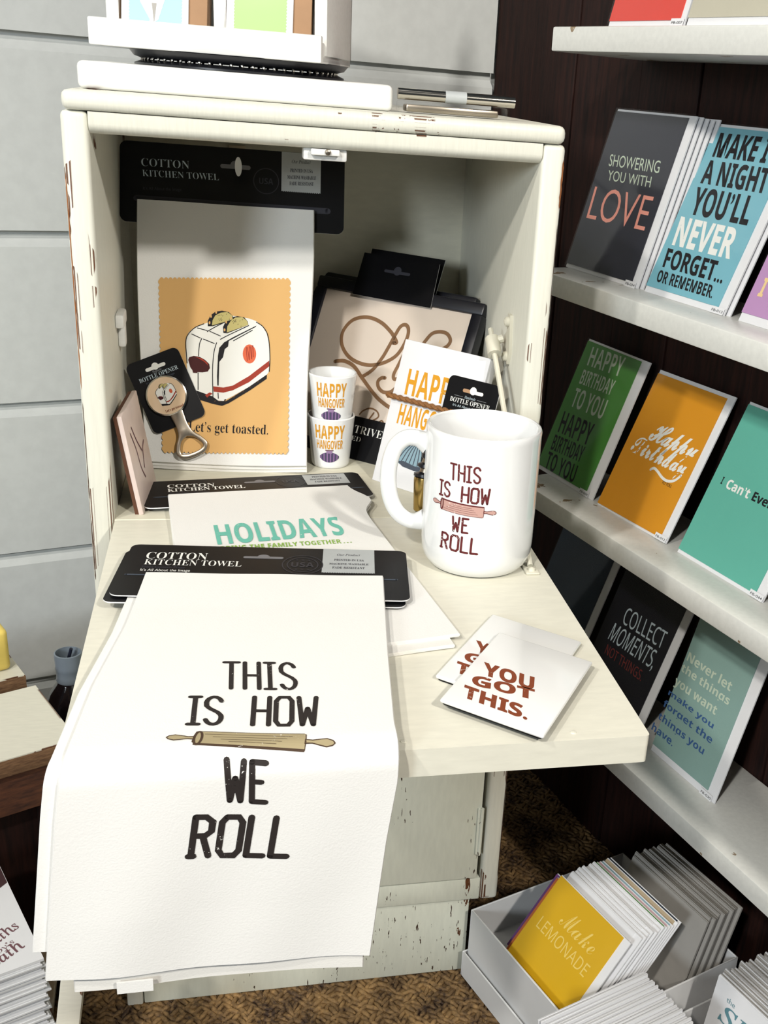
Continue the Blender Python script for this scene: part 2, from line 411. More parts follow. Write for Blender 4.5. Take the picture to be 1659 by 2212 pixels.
def dup(root, delta, label=None, group=None):
    r = root.copy(); COL.objects.link(r); r.location = Vector(root.location) + Vector(delta); r['_o'] = tuple(Vector(root['_o']) + Vector(delta))
    if label: r['label'] = label
    if group: r['group'] = group
    for ch in root.children:
        c = ch.copy(); COL.objects.link(c); c.parent = r
        for g in ch.children:
            d = g.copy(); COL.objects.link(d); d.parent = c
    return r
def rr(x0, y0, x1, y1, r, n=5):
    out = []
    for cx, cy, a in ((x1 - r, y1 - r, 0), (x0 + r, y1 - r, 90), (x0 + r, y0 + r, 180), (x1 - r, y0 + r, 270)):
        out += [(cx + r * math.cos(math.radians(a + 90 * k / n)), cy + r * math.sin(math.radians(a + 90 * k / n))) for k in range(n + 1)]
    return out
def circ(cx, cy, rx, ry=None, n=32): return [(cx + rx * math.cos(2 * math.pi * k / n), cy + (ry or rx) * math.sin(2 * math.pi * k / n)) for k in range(n)]
def scallop(x0, y0, x1, y1, p):
    """stamp edge: a rectangle with perforated (scalloped) rim"""
    out = []
    def side(ax, ay, bx, by):
        L = math.hypot(bx - ax, by - ay); n = max(2, round(L / p)); dx, dy = (bx - ax) / n, (by - ay) / n
        nx, ny = dy / math.hypot(dx, dy), -dx / math.hypot(dx, dy)
        for k in range(n):
            for t, h in ((0, 0), (.25, .24), (.5, .33), (.75, .24)):
                out.append((ax + dx * (k + t) + nx * h * p, ay + dy * (k + t) + ny * h * p))
    side(x0, y0, x1, y0); side(x1, y0, x1, y1); side(x1, y1, x0, y1); side(x0, y1, x0, y0)
    return out
def smooth(pts, n=6):
    P = [pts[0]] + list(pts) + [pts[-1]]; out = []
    for i in range(1, len(P) - 2):
        a, b, c, d = P[i - 1:i + 3]
        for k in range(n):
            t = k / n
            out.append(tuple(.5 * (2 * b[j] + (c[j] - a[j]) * t + (2 * a[j] - 5 * b[j] + 4 * c[j] - d[j]) * t * t + (3 * b[j] - a[j] - 3 * c[j] + d[j]) * t ** 3) for j in range(len(b))))
    out.append(tuple(pts[-1])); return out

# ------------------------------------------------------------------ the room
TH = 0.28664
SV = Vector((math.sin(TH), -math.cos(TH), 0)); NV = Vector((math.cos(TH), math.sin(TH), 0))
SW, QW = -0.556, 0.460            # back wall at s = SW, shelf wall at q = QW
SQ = Fr((0, 0, 0), NV, -SV)       # u = q (along the back wall), v = -s (into the room's back), w = z

m = MB(); m.box(-3.0, 2.2, -4.0, 1.2, FLOOR - 0.02, FLOOR, 'floor_wood'); tag(m.make('floor', origin=(0, 0, FLOOR)), kind='structure')
m = MB()
gz = [FLOOR, -0.425, -0.2325, -0.0285, 0.183, 0.4025, 0.62, 0.84, 1.06, 1.28]
WB = -SW
for a, b in zip(gz, gz[1:]):
    # a board with a chamfered top edge standing clear of the next board
    zt, zb = b - 0.0035, a + 0.0035
    prof = [(WB, zb), (WB + 0.02, zb), (WB + 0.02, zt + 0.002), (WB + 0.010, zt + 0.002), (WB + 0.010, zt - 0.001), (WB, zt - 0.012)]
    fr = Fr(SQ(-1.7, 0, 0), SQ.V, (0, 0, 1))
    w = -(QW + 1.7)
    m.prism(prof, 0, QW + 1.7 if fr.N.dot(NV) > 0 else -(QW + 1.7), 'wall_paint', fr)
m.box(-1.7, QW + 0.02, WB + 0.012, WB + 0.03, FLOOR, 1.28, 'wall_paint', SQ)
tag(m.make('wall_back'), kind='structure')
m = MB()
s = -0.556; k = 0
while s < 1.6:
    wdt = (0.125, 0.085, 0.14, 0.11, 0.15)[k % 5]; k += 1
    m.box(QW + 0.002 * (k % 2), QW + 0.02, -(s + wdt - 0.0015), -s, FLOOR, 1.28, 'dark_planks', SQ, bev=0.001, seg=1); s += wdt
m.box(QW + 0.016, QW + 0.03, -1.6, 0.556, FLOOR, 1.28, 'dark_planks', SQ)
tag(m.make('wall_right'), kind='structure')

# seagrass rug: twisted strands laid in alternating rows
def rug():
    m = MB()
    m.box(-0.62, 0.62, -0.62, 0.545, FLOOR + 0.0005, FLOOR + 0.003, 'seagrass', bev=0.001)
    P = 0.0135; V = []; F = []
    base = [(math.cos(a), math.sin(a)) for a in [k * math.pi / 3 for k in range(6)]]
    y = -0.40; r = 0
    while y < 0.40:
        x = -0.34 + (P / 2 if r % 2 else 0); c = 0
        while x < 0.52:
            if not (-0.19 < x < 0.17 and y > 0.02):
                ang = (0.62 if (r + c) % 2 else -0.62) + random.uniform(-.18, .18) + (1.57 if ((r // 3 + c // 3) % 2) else 0)
                L = P * random.uniform(.62, .80); R = 0.0030 * random.uniform(.85, 1.15); zc = FLOOR + 0.0035 + random.uniform(0, .0016)
                ca, sa = math.cos(ang), math.sin(ang); k0 = len(V); ty = random.uniform(-.25, .25)
                for tt, rs in ((-1, .25), (-.55, .85), (0, 1), (.55, .85), (1, .25)):
                    for cx, cz in base:
                        a, b, z = tt * L, cx * R * rs, cz * R * rs * .8 + ty * tt * .004 - .0012 * tt * tt
                        V.append((x + a * ca - b * sa, y + a * sa + b * ca, zc + z))
                for j in range(4):
                    for i in range(6): F.append((k0 + j * 6 + i, k0 + j * 6 + (i + 1) % 6, k0 + (j + 1) * 6 + (i + 1) % 6, k0 + (j + 1) * 6 + i))
            x += P * 0.62; c += 1
        y += P * 0.60; r += 1
    m.add(V, F, 'seagrass')
    tag(m.make('woven_rug', origin=(0, 0, FLOOR), angle=80), 'brown woven seagrass rug under the cream cabinet', 'rug')
rug()

# ------------------------------------------------------------------ card shelves on the dark wall
shelf_lab = ('topmost white painted shelf on the dark wall, under the red card',
             'white painted shelf holding the black LOVE card and the blue card',
             'white painted shelf holding the green, orange and turquoise cards',
             'lowest white painted shelf on the dark wall, above the white card box')
SHZ = (0.4525, 0.199, -0.0585, -0.307)
for z, lb in zip(SHZ, shelf_lab):
    m = MB(); m.box(0.333, QW - 0.0005, -0.95, 0.20, z - 0.024, z, 'shelf_paint', SQ, bev=0.0018)
    tag(m.make('wall_shelf', origin=SQ(0.4, -0.3, z)), lb, 'shelf')

# ------------------------------------------------------------------ the cabinet
W, WI, DP = 0.2075, 0.1865, 0.345
HT = 0.3457
cab = thing('drop_front_cabinet', 'cream painted wooden cabinet with its front leaf folded open', 'cabinet', (0, 0.1, FLOOR))
for sx in (-1, 1):
    m = MB(); a, b = sorted((sx * WI, sx * W)); m.box(a, b, 0.0, DP, -0.476, HT, 'cream_paint_upright', bev=0.0045, seg=3)
    cf = Fr((sx * (W - 0.00120), 0.00120, 0), (0.7071, 0.7071 * sx, 0), (0, 0, 1))          # worn corner of the post
    def worn(z0, z1, h, mat, n):
        L = [(-h * random.uniform(.5, 1), z0 + (z1 - z0) * k / n) for k in range(n + 1)]; R = [(h * random.uniform(.3, 1), z) for _, z in L]
        L[0] = R[0] = (0, z0); L[-1] = R[-1] = (0, z1)
        for a_, b_, c_, d_ in zip(L, L[1:], R[1:], R): m.add([cf(*a_, 0), cf(*b_, 0), cf(*c_, 0), cf(*d_, 0)], [[0, 1, 2, 3]], mat)
    if sx > 0: worn(0.292, 0.334, 0.0019, 'chip_wood', 12); worn(0.12, 0.28, 0.0006, 'chip_dark', 30); worn(-0.05, 0.10, 0.0008, 'chip_dark', 30); worn(-0.445, -0.27, 0.0009, 'chip_dark', 24)
    else: worn(0.12, 0.30, 0.0008, 'chip_wood', 30); worn(0.02, 0.11, 0.0006, 'chip_dark', 16); worn(-0.06, 0.0, 0.0007, 'chip_dark', 12)
    m.make('side_panel', cab)
m = MB()
m.box(-W + 0.002, W - 0.002, -0.004, DP + 0.012, HT + 0.0004, 0.361, 'cream_paint', bev=0.0055, seg=3); m.make('top_board', cab)
m = MB()
prof = [(0.0, HT), (0.0, 0.3368)] + [(0.011 - 0.011 * math.cos(t), 0.3368 - 0.0078 * math.sin(t)) for t in [k * math.pi / 12 for k in range(1, 7)]] + [(0.024, 0.329), (0.024, HT)]
m.prism(prof, -WI, WI, 'cream_paint', Fr((0, 0, 0), (0, 1, 0), (0, 0, 1))); m.make('top_rail', cab)
m = MB(); m.box(-WI, WI, DP - 0.010, DP - 0.001, -0.476, HT, 'cream_inside'); m.make('back_panel', cab)
m = MB(); m.box(-WI, WI, 0.0015, DP - 0.010, -0.021, -0.0002, 'cream_inside', bev=0.001, seg=1); m.make('bottom_board', cab)
m = MB(); m.box(-WI, WI, 0.024, DP - 0.010, HT - 0.006, HT, 'cream_inside'); m.make('inside_ceiling', cab)
# the drop leaf lies open toward the shopper
m = MB()
pl = rr(-WI + 0.0006, -0.4033, WI - 0.0006, -0.0006, 0.003, 3)
m.prism(pl, -0.0205, 0.0, 'leaf_paint', WORLD); lf = m.make('drop_leaf', cab)
for x, y in ((0.022, -0.393), (0.135, -0.394), (-0.10, -0.02)):
    m = MB(); m.lathe([(0.0022, 0.0), (0.0020, 0.0005), (0.0006, 0.0007)], (x, y, 0.0), 'leaf_paint', n=12); m.make('screw_plug', lf)
# lower door, bottom rail, plinth
m = MB(); m.box(-WI + 0.002, 0.1815, 0.001, 0.018, -0.4445, -0.03, 'cream_door_paint', bev=0.0015); dr = m.make('door', cab)
m = MB(); m.tube([(0.1812, -0.001, -0.347), (0.1812, -0.001, -0.4095)], 0.0022, 'cream_door_paint', n=10)
m.box(0.1765, 0.1810, -0.0012, 0.002, -0.4095, -0.347, 'cream_door_paint', bev=0.0006, seg=1); m.make('hinge', dr)
m = MB(); m.box(-WI, WI, 0.003, 0.022, -0.476, -0.4465, 'cream_door_paint', bev=0.001); m.make('bottom_rail', cab)
m = MB(); m.box(-0.1885, 0.1765, 0.006, 0.028, FLOOR + 0.006, -0.4755, 'cream_door_paint', bev=0.0015); m.make('plinth', cab)
m = MB(); m.box(-0.2065, -0.1895, 0.004, 0.030, FLOOR + 0.006, -0.4755, 'cream_paint_upright', bev=0.002); m.make('foot', cab)
m = MB(); m.box(0.1575, 0.1765, 0.29, 0.33, FLOOR + 0.006, -0.4755, 'cream_paint_upright', bev=0.002); m.make('foot', cab)
m = MB(); m.box(-0.2065, -0.1895, 0.29, 0.33, FLOOR + 0.006, -0.4755, 'cream_paint_upright', bev=0.002); m.make('foot', cab)
# catch under the top rail
m = MB(); m.box(-0.018, 0.0185, 0.010, 0.030, 0.3195, 0.3292, 'white_board_paint', bev=0.0015)
m.box(-0.012, 0.012, 0.004, 0.010, 0.324, 0.329, 'white_board_paint', bev=0.001); ct = m.make('magnet_catch', cab)
m = MB(); m.lathe([(0.0026, 0), (0.0022, 0.0012), (0.0007, 0.0016)], (0, 0, 0), 'brushed_steel', n=12, axis=Fr((0.002, 0.0035, 0.3268), (1, 0, 0), (0, 0, 1))); m.make('screw', ct)
# stay bracket and rod at the right, its twin at the left
X = WI
m = MB()
m.prism([(y + 0.022, z) for y, z in ((0.030, 0.150), (0.036, 0.186), (0.046, 0.186), (0.046, 0.168), (0.055, 0.163), (0.055, 0.156), (0.043, 0.152), (0.043, 0.142), (0.036, 0.138))], 0, 0.003, 'metal_cream', Fr((X - 0.003, 0, 0), (0, 1, 0), (0, 0, 1)))
br = m.make('stay_bracket', cab)
for y, z in ((0.063, 0.179), (0.062, 0.145)):
    m = MB(); m.lathe([(0.005, 0), (0.0046, 0.003), (0.002, 0.0045)], (0, 0, 0), 'metal_cream', n=16, axis=Fr((X - 0.003, y, z), (0, 0, 1), (0, 1, 0))); m.make('screw', br)
m = MB()
ax = Vector((0.172, -0.130, 0.004)); bx = Vector((0.170, 0.067, 0.158)); d = (ax - bx).normalized()
m.tube([bx - d * 0.016, bx, ax], 0.0026, 'metal_cream', n=8)
m.tube([bx + d * 0.016, bx - d * 0.004], 0.0072, 'metal_cream', n=10)
m.tube([(0.180, 0.066, 0.162), bx], 0.004, 'metal_cream', n=8)
m.box(0.166, 0.178, -0.142, -0.118, 0.0002, 0.0022, 'metal_cream', bev=0.0008)
m.lathe([(0.0035, 0), (0.003, 0.002), (0.001, 0.003)], (0.172, -0.136, 0.0022), 'metal_cream', n=12)
m.make('leaf_stay', cab)
m = MB(); m.box(-X, -X + 0.008, 0.115, 0.150, 0.150, 0.163, 'white_board_paint', bev=0.002)
m.box(-X, -X + 0.007, 0.135, 0.150, 0.128, 0.152, 'white_board_paint', bev=0.002); m.make('stay_bracket', cab)

# ------------------------------------------------------------------ on top of the cabinet
TOP = 0.361
BF = yawed((-0.197, 0.040, TOP), 0.6)
m = MB(); m.box(0, 0.2575, 0, 0.27, 0.0002, 0.0212, 'white_board_paint', BF, bev=0.0045, seg=3)
tag(m.make('wooden_board', origin=(-0.07, 0.17, TOP)), 'thick white painted board on the cabinet top under the turntable', 'board')
tt = thing('turntable', 'black ball bearing turntable ring between two white boards', 'turntable', (-0.066, 0.155, TOP + 0.0215))
TZ = TOP + 0.0215
m = MB(); m.lathe([(0.094, 0.0), (0.094, 0.0016), (0.087, 0.0042), (0.060, 0.0042), (0.055, 0)], (-0.066, 0.155, TZ), 'black_metal', n=64); m.make('lower_ring', tt)
m = MB(); m.lathe([(0.087, 0.0052), (0.094, 0.0072), (0.098, 0.0120), (0.060, 0.0120), (0.055, 0.006)], (-0.066, 0.155, TZ), 'black_metal', n=64); m.make('upper_ring', tt)
m = MB()
for k in range(60):
    a = 2 * math.pi * k / 60
    b = bmesh.new(); bmesh.ops.create_icosphere(b, subdivisions=1, radius=0.0016)
    m.bm(b, 'chrome', Fr((-0.066 + 0.087 * math.cos(a), 0.155 + 0.087 * math.sin(a), TZ + 0.0047), (1, 0, 0), (0, 1, 0)))
m.make('ball_race', tt)
# the two-bay display rack
RZ = TZ + 0.0123
RF = yawed((-0.190, 0.096, RZ), -12.0)
rk = thing('card_rack', 'white wooden card rack with two bays on the turntable', 'rack', RF(0.095, 0.1, 0))
m = MB(); m.box(0, 0.195, 0, 0.21, 0, 0.006, 'white_board_paint', RF, bev=0.001); m.make('base', rk)
m = MB(); m.box(0, 0.195, -0.008, 0.0, 0, 0.0215, 'white_board_paint', RF, bev=0.0015)
m.box(0.187, 0.195, 0.0, 0.21, 0, 0.0165, 'white_board_paint', RF, bev=0.0015); m.box(0, 0.008, 0.0, 0.21, 0, 0.0165, 'white_board_paint', RF, bev=0.0015); m.make('lip', rk)
for u in (0.010, 0.1005, 0.186):
    m = MB(); m.box(u, u + 0.011, 0.012, 0.20, 0.006, 0.19, 'white_board_paint', RF, bev=0.001); m.make('divider', rk)
m = MB(); m.box(0.010, 0.197, 0.192, 0.20, 0.006, 0.19, 'white_board_paint', RF, bev=0.001); m.make('back_board', rk)
for u0, st, lab in ((0.0242, 'stamp_blue', 'pale blue stamp card in clear film, left bay of the white rack'),
                    (0.1122, 'stamp_green', 'light green stamp card in clear film, right bay of the white rack')):
    CF = Fr(RF(u0, 0.004, 0.0065), RF.U, (RF.V * 0.20 + Vector((0, 0, 0.98))).normalized())
    k = thing('boxed_card', lab, 'card', CF(0.03, 0, 0))
    m = MB(); m.box(0, 0.0715, 0, 0.145, -0.018, -0.002, 'kraft', CF, bev=0.0008); m.make('kraft_envelope', k)
    m = MB(); m.box(0, 0.056, 0.0015, 0.140, -0.0018, 0.0, 'paper_white', CF)
    m.flat(scallop(0.007, 0.009, 0.050, 0.13, 0.0026), 0.0003, st, CF)
    if 'blue' in st:
        m.flat([(0.016, 0.03), (0.024, 0.017), (0.0225, 0.013), (0.031, 0.017), (0.036, 0.032), (0.044, 0.05), (0.01, 0.05)], 0.0005, 'paper_white', CF)
        m.flat([(0.0275, 0.014), (0.0255, 0.03), (0.0295, 0.03)], 0.0007, 'grey_kraft', CF)
    m.make('card_front', k)
    m = MB(); m.box(-0.001, 0.0735, -0.0, 0.147, 0.001, 0.0014, 'sleeve_film', CF)
    m.box(0.0718, 0.0735, 0.0, 0.147, -0.018, 0.001, 'sleeve_film', CF); m.make('clear_film', k)
# the two slim gift items at the right of the board
s1 = thing('pen_case', 'silver tube case with a plain paper band lying on a clear pack', 'case', (0.118, 0.055, 0.370))
a, b = Vector((0.0655, 0.052, 0.3765)), Vector((0.170, 0.050, 0.3763))
m = MB(); m.tube([a, a * .5 + b * .5, b], 0.0049, 'chrome', n=24); m.make('tube', s1)
m = MB(); m.tube([a * .6 + b * .4, a * .42 + b * .58], 0.0052, 'label_silver', n=24); m.make('paper_band', s1)
s2 = thing('gift_pack', 'flat clear plastic pack under the silver tube on the cabinet', 'pack', (0.118, 0.056, TOP))
m = MB(); m.box(0.073, 0.156, 0.049, 0.070, TOP + 0.0012, TOP + 0.0072, 'brushed_steel', bev=0.0015); m.make('silver_bar', s2)
m = MB(); m.box(0.067, 0.164, 0.0465, 0.0725, TOP + 0.0003, TOP + 0.0098, 'sleeve_film', bev=0.002)
for u in (0.0675, 0.156):
    m.prism([(u, TOP + 0.0005), (u + 0.008, TOP + 0.009), (u + 0.010, TOP + 0.0008)], 0.046, 0.0464, 'sleeve_film', Fr((0, 0, 0), (1, 0, 0), (0, 0, 1)).shift(0, 0, -0.0924))
m.make('film_wrap', s2)

# ------------------------------------------------------------------ kitchen towels on header cards
def header(mb_parent, fr, w, h, tx, w0=0.0, th=0.001, text=True, slot_v=None):
    """black header card in frame fr: u 0..w, v 0..h (v up), printed on its face"""
    m = MB(); m.prism(rr(0, 0, w, h, 0.007), w0, w0 + th, 'black_card', fr, side='card_edge_white')
    z = w0 + th
    if text: tx(m, fr, z)
    return m.make('header_card', mb_parent)
def hang_slot(m, fr, cu, cv, L, z, mat='slot_dark'):
    m.prism(rr(cu - L / 2, cv - 0.0021, cu + L / 2, cv + 0.0021, 0.002), z, z + 0.0001, mat, fr)
    m.flat([(cu + 0.0052 * math.cos(t), cv + 0.001 + 0.0052 * math.sin(t)) for t in [k * math.pi / 10 for k in range(11)]], z + 0.00012, mat, fr)
# front pair, hanging over the leaf's edge
EDGE, RB, Z0 = -0.4033, 0.0152, 0.0135
ARC = RB * math.pi / 2
def drape(x, v, w=0.0):
    """outer surface of the front towels: v runs back to front along the leaf, round its edge and down"""
    if v <= -EDGE: return Vector((x, -v, Z0 + w))
    if v <= -EDGE + ARC:
        a = (v + EDGE) / RB
        return Vector((x, EDGE - (RB + w) * math.sin(a), Z0 - RB + (RB + w) * math.cos(a)))
    return Vector((x, EDGE - RB - w, Z0 - RB - (v + EDGE - ARC)))
def interp(tab, v):
    if v <= tab[0][0]: return tab[0][1]
    for (a, p), (b, q) in zip(tab, tab[1:]):
        if v <= b: return p + (q - p) * (v - a) / (b - a)
    return tab[-1][1]
VD = -EDGE + ARC                    # v where the straight hang begins (z = Z0 - RB)
hang = lambda z: VD + (Z0 - RB - z)
LEFT = [(0.149, -0.1481), (0.244, -0.1575), (0.327, -0.1705), (0.4045, -0.1775), (hang(-0.0255), -0.1845), (hang(-0.1424), -0.199)]
RIGHT = [(0.1655, 0.0369), (0.30, 0.0235), (0.389, 0.0158), (hang(-0.0128), 0.0152), (hang(-0.0575), 0.0098), (hang(-0.1496), 0.0018)]
def towel_sheet(m, top, bl, brr, dl, dr, w, th, mat='towel_white', wav=0.0008, ph=0.0):
    V0 = lambda a: 0.1535 + 0.0160 * a + top
    V1 = lambda a: bl + (brr - bl) * a
    def swell(a, b, v):
        k = max(0.0, min(1.0, (v - VD) / 0.10))
        return wav * math.sin(14 * a + 5 * b + ph) * (0.25 + k) + (0.0022 * max(0.0, 1 - (v - 0.150) / 0.065) if w == 0.0 else 0.0) + k * 0.0022 * math.sin(5.2 * a + 1.0 + ph)
    def f(a, b, off, rim=0):
        v = V0(a) + (V1(a) - V0(a)) * b
        xl = interp(LEFT, v) + dl; xr = interp(RIGHT, v) + dr
        if rim:
            e = 0.0008; xl -= e; xr += e
            if b == 1: v += e
        return drape(xl + (xr - xl) * a, v, w + off + swell(a, b, v))
    m.sheet(f, 36, 90, th, mat)
    def surf(x, v, off=0.0):
        xl = interp(LEFT, v) + dl; xr = interp(RIGHT, v) + dr; a = (x - xl) / (xr - xl)
        return drape(x, v, w + off + swell(a, (v - V0(a)) / (V1(a) - V0(a)), v))
    return surf
HF = Fr((-0.1745, -0.1865, 0.0), (0.2274, -0.0249, 0), (0.0249, 0.2274, 0))
def hloc(x, y):
    d = Vector((x, y, 0)) - HF.O; return (d.dot(HF.U), d.dot(HF.V))
def front_print(m, fr, z):
    P = lambda *q: [hloc(*a) for a in q]
    m.text(serif('COTTON'), *P((-0.1515, -0.1178), (-0.103, -0.1231), (-0.1502, -0.1041)), z + .0002, 'ink_white', fr, off=-0.008)
    m.text(serif('KITCHEN TOWEL'), *P((-0.1522, -0.1300), (-0.0754, -0.1384), (-0.1512, -0.1192)), z + .0002, 'ink_white', fr, off=-0.010)
    m.text('From Lantern Press', *P((-0.1532, -0.1365), (-0.120, -0.1401), (-0.1528, -0.1325)), z + .0002, 'ink_dark_grey', fr)
    m.text('It’s All About the Image', *P((-0.1541, -0.1425), (-0.1158, -0.1467), (-0.1536, -0.1380)), z + .0002, 'ink_white', fr)
    cu, cv = hloc(-0.057, -0.1205); hang_slot(m, fr, cu, cv, 0.033, z + .0001)
    cu, cv = hloc(-0.0258, -0.1370)
    for r in (0.0165, 0.0125):
        m.ribbon(circ(cu, cv, r, r * 1.15, 40) + [circ(cu, cv, r, r * 1.15, 40)[0]], 0.0009, z + .0002, 'usa_grey', fr, caps=False)
    m.line(boldsans('USA'), cu - 0.0092, cu + 0.0092, cv - 0.0048, cv + 0.0048, z + .0002, 'usa_grey', fr)
    for dy in (-0.0095, 0.0095):
        for dx in (-0.005, 0, 0.005): m.flat([(cu + dx + (0.0016 if k % 2 else 0.0007) * math.sin(k * math.pi / 5), cv + dy + (0.0016 if k % 2 else 0.0007) * math.cos(k * math.pi / 5)) for k in range(10)], z + .0002, 'usa_grey', fr)
    a, b = hloc(-0.0115, -0.1535); c, d = hloc(0.037, -0.1085)
    pts = [(a, d), (a, b)] + [(a + (c - a) * k / 44, b + (0.0006 if k % 2 else -0.0004)) for k in range(1, 44)] + [(c, b), (c, d)]
    m.flat(pts, z + .00015, 'label_silver', fr)
    for s, q, st in (('Our Product', ((0.004, -0.1193), (0.0234, -0.1214), (0.0046, -0.1152)), ital), ('PRINTED IN USA', ((0.0007, -0.1300), (0.0254, -0.1327), (0.0012, -0.1262)), serif),
                     ('MACHINE WASHABLE', ((-0.004, -0.1378), (0.0283, -0.1412), (-0.0035, -0.1342)), serif), ('FADE RESISTANT', ((-0.0023, -0.1460), (0.0242, -0.1488), (-0.0017, -0.1420)), serif)):
        m.text(st(s), *P(*q), z + .0003, 'ink_dark_grey', fr)
    for q in ((-0.1545, -0.150), (0.040, -0.1705)):
        cu, cv = hloc(*q); m.ribbon([(cu - 0.010, cv), (cu + 0.008, cv)], 0.0022, z + .0002, 'ink_slate', fr)

under = thing('kitchen_towel', 'white folded kitchen towel just beneath the rolling pin towel, black header peeking out', 'towel', (-0.07, -0.25, 0))
m = MB(); towel_sheet(m, 0.012, hang(-0.122), hang(-0.142), -0.0085, -0.001, -0.0041, 0.0020, wav=0.0003, ph=1.3)
m.make('cloth', under)
header(under, HF.shift(-0.0035, -0.0065, 0.0), 0.229, 0.1005, None, w0=0.0083, text=False)
ft = thing('kitchen_towel', 'white kitchen towel printed THIS IS HOW WE ROLL hanging over the open leaf', 'towel', (-0.07, -0.25, 0.005))
m = MB(); surf = towel_sheet(m, 0.0, hang(-0.1424), hang(-0.1496), 0.0, 0.0, 0.0, 0.0036)
TF = lambda u, v, w=0.0: surf(u, v, w + 0.00035)
fl = lambda x, y: (x, -y)
INK = 'ink_black_towel'
m.strokes('THIS', fl(-0.0890, -0.3395), fl(-0.0425, -0.3442), fl(-0.0885, -0.3040), 0.0030, 0.0, INK, TF)
m.strokes('IS', fl(-0.1105, -0.3815), fl(-0.0905, -0.3837), fl(-0.1095, -0.3485), 0.0032, 0.0, INK, TF, gap=0.2)
m.strokes('HOW', fl(-0.0715, -0.3860), fl(-0.0325, -0.3903), fl(-0.0695, -0.3520), 0.0032, 0.0, INK, TF)
m.strokes('WE', (-0.0878, hang(-0.0180)), (-0.0650, hang(-0.0215)), (-0.0872, VD - 0.0110), 0.0036, 0.0, INK, TF, gap=0.3)
m.strokes('ROLL', (-0.1105, hang(-0.0568)), (-0.0525, hang(-0.0632)), (-0.1065, hang(-0.0282)), 0.0040, 0.0, INK, TF, gap=0.22)
def rolling_pin(m, fr, a, b, hgt, light, dark, w, n=40):
    """drawn rolling pin from tip a to tip b, body height hgt"""
    L = math.hypot(b[0] - a[0], b[1] - a[1]); ux, uy = (b[0] - a[0]) / L, (b[1] - a[1]) / L
    P = lambda s, t: (a[0] + ux * s * L + uy * t * hgt, a[1] + uy * s * L - ux * t * hgt)
    def grip(s0, s1, sg):
        prof = [(0, 0.0), (.08, .12), (.28, .20), (.5, .15), (.75, .08), (1, .10)]
        up = [P(s0 + (s1 - s0) * p, q) for p, q in prof]; dn = [P(s0 + (s1 - s0) * p, -q) for p, q in prof[::-1]]
        return up + dn
    for k in range(n):        # body in narrow slices so that it follows the cloth
        s0, s1 = .165 + .655 * k / n, .165 + .655 * (k + 1) / n
        for j in range(8):
            t0, t1 = -.5 + j / 8, -.5 + (j + 1) / 8
            m.add([fr(*P(s0, t0), w), fr(*P(s1, t0), w), fr(*P(s1, t1), w), fr(*P(s0, t1), w)], [[0, 1, 2, 3]], dark if j == 0 else light)
    m.flat(grip(0, .165, 1), w + .0001, light, fr); m.flat(grip(1, .82, 1), w + .0001, light, fr)
    for g in (grip(0, .165, 1), grip(1, .82, 1)): m.ribbon(g + [g[0]], hgt * .05, w + .0002, dark, fr, caps=False)
    ell = [P(.185 + .022 * math.cos(t), .48 * math.sin(t)) for t in [k * math.pi / 12 for k in range(25)]]
    m.ribbon([P(.17, .45), P(.16, .1), P(.16, -.3), P(.185, -.5)], hgt * .07, w + .0002, dark, fr)
    m.ribbon(ell, hgt * .10, w + .0002, dark, fr, caps=False)
    m.ribbon([P(.19, .5), P(.5, .5), P(.81, .5)], hgt * .03, w + .0002, dark, fr, step=.004); m.ribbon([P(.82, .45), P(.825, 0), P(.82, -.45)], hgt * .04, w + .0002, dark, fr)
    for j, t in enumerate((.3, .12, -.05, -.2)): m.ribbon([P(.22 + .05 * j, t), P(.5, t + .01), P(.74 - .03 * j, t - .01)], hgt * .02, w + .0002, dark, fr, step=.004)
rolling_pin(m, TF, (-0.1222, 0.3955), (-0.0228, 0.4100), 0.0145, 'ink_wood', 'ink_wood_dark', 0.0)
m.make('cloth', ft)
m = MB(); towel_sheet(m, 0.09, hang(-0.157), hang(-0.1615), 0.016, -0.004, -0.0043, 0.0020, mat='towel_shade_white', wav=0.0003, ph=.6)
hemf = m.make('back_fold', ft)
m = MB(); hv = hang(-0.150)
m.sheet(lambda a, b, off, rim=0: drape(-0.158 + 0.022 * a, hv + 0.009 * b, 0.0012 + off), 3, 3, 0.0012, 'towel_white'); m.make('sewn_tag', hemf)
header(ft, HF, 0.229, 0.1005, front_print, w0=0.0110)

# the HOLIDAYS towel behind it, lying from the cabinet floor onto the leaf
ht = thing('kitchen_towel', 'white kitchen towel printed HOLIDAYS in aqua lying flat behind the front towel', 'towel', (-0.04, -0.05, 0))
TLc, TRc, BLc, BRc = Vector((-0.1405, 0.0425)), Vector((0.0305, 0.0670)), Vector((-0.112, -0.283)), Vector((0.0835, -0.2590))
def h_sheet(m, z, th, ext, ins, mat='towel_white', ph=0.0):
    def f(a, b, off, rim=0):
        e = 0.0008 if rim else 0
        t = TLc.lerp(TRc, a); bt = BLc.lerp(BRc, a) + Vector((ins * a, ext - 0.004 * math.sin(3 * a + ph)))
        p = t.lerp(bt, b)
        if a > .5: p.x += 0.014 * math.exp(-((b - .11) / .06) ** 2) * (a - .5) * 2 + e
        elif rim: p.x -= e
        zz = z + off + 0.0005 * math.sin(9 * a + 4 * b + ph) * b + (0.0026 * max(0.0, 1 - b / 0.28) if th < 0.0029 else 0.0)
        return Vector((p.x, p.y, zz))
    m.sheet(f, 26, 40, th, mat)
m = MB(); h_sheet(m, 0.0066, 0.0028, 0.0, 0.0)
HW = WORLD
m.text(boldsans('HOLIDAYS'), (-0.0945, -0.0780), (0.0173, -0.0590), (-0.0987, -0.0323), 0.0071, 'ink_aqua', HW, off=0.004)
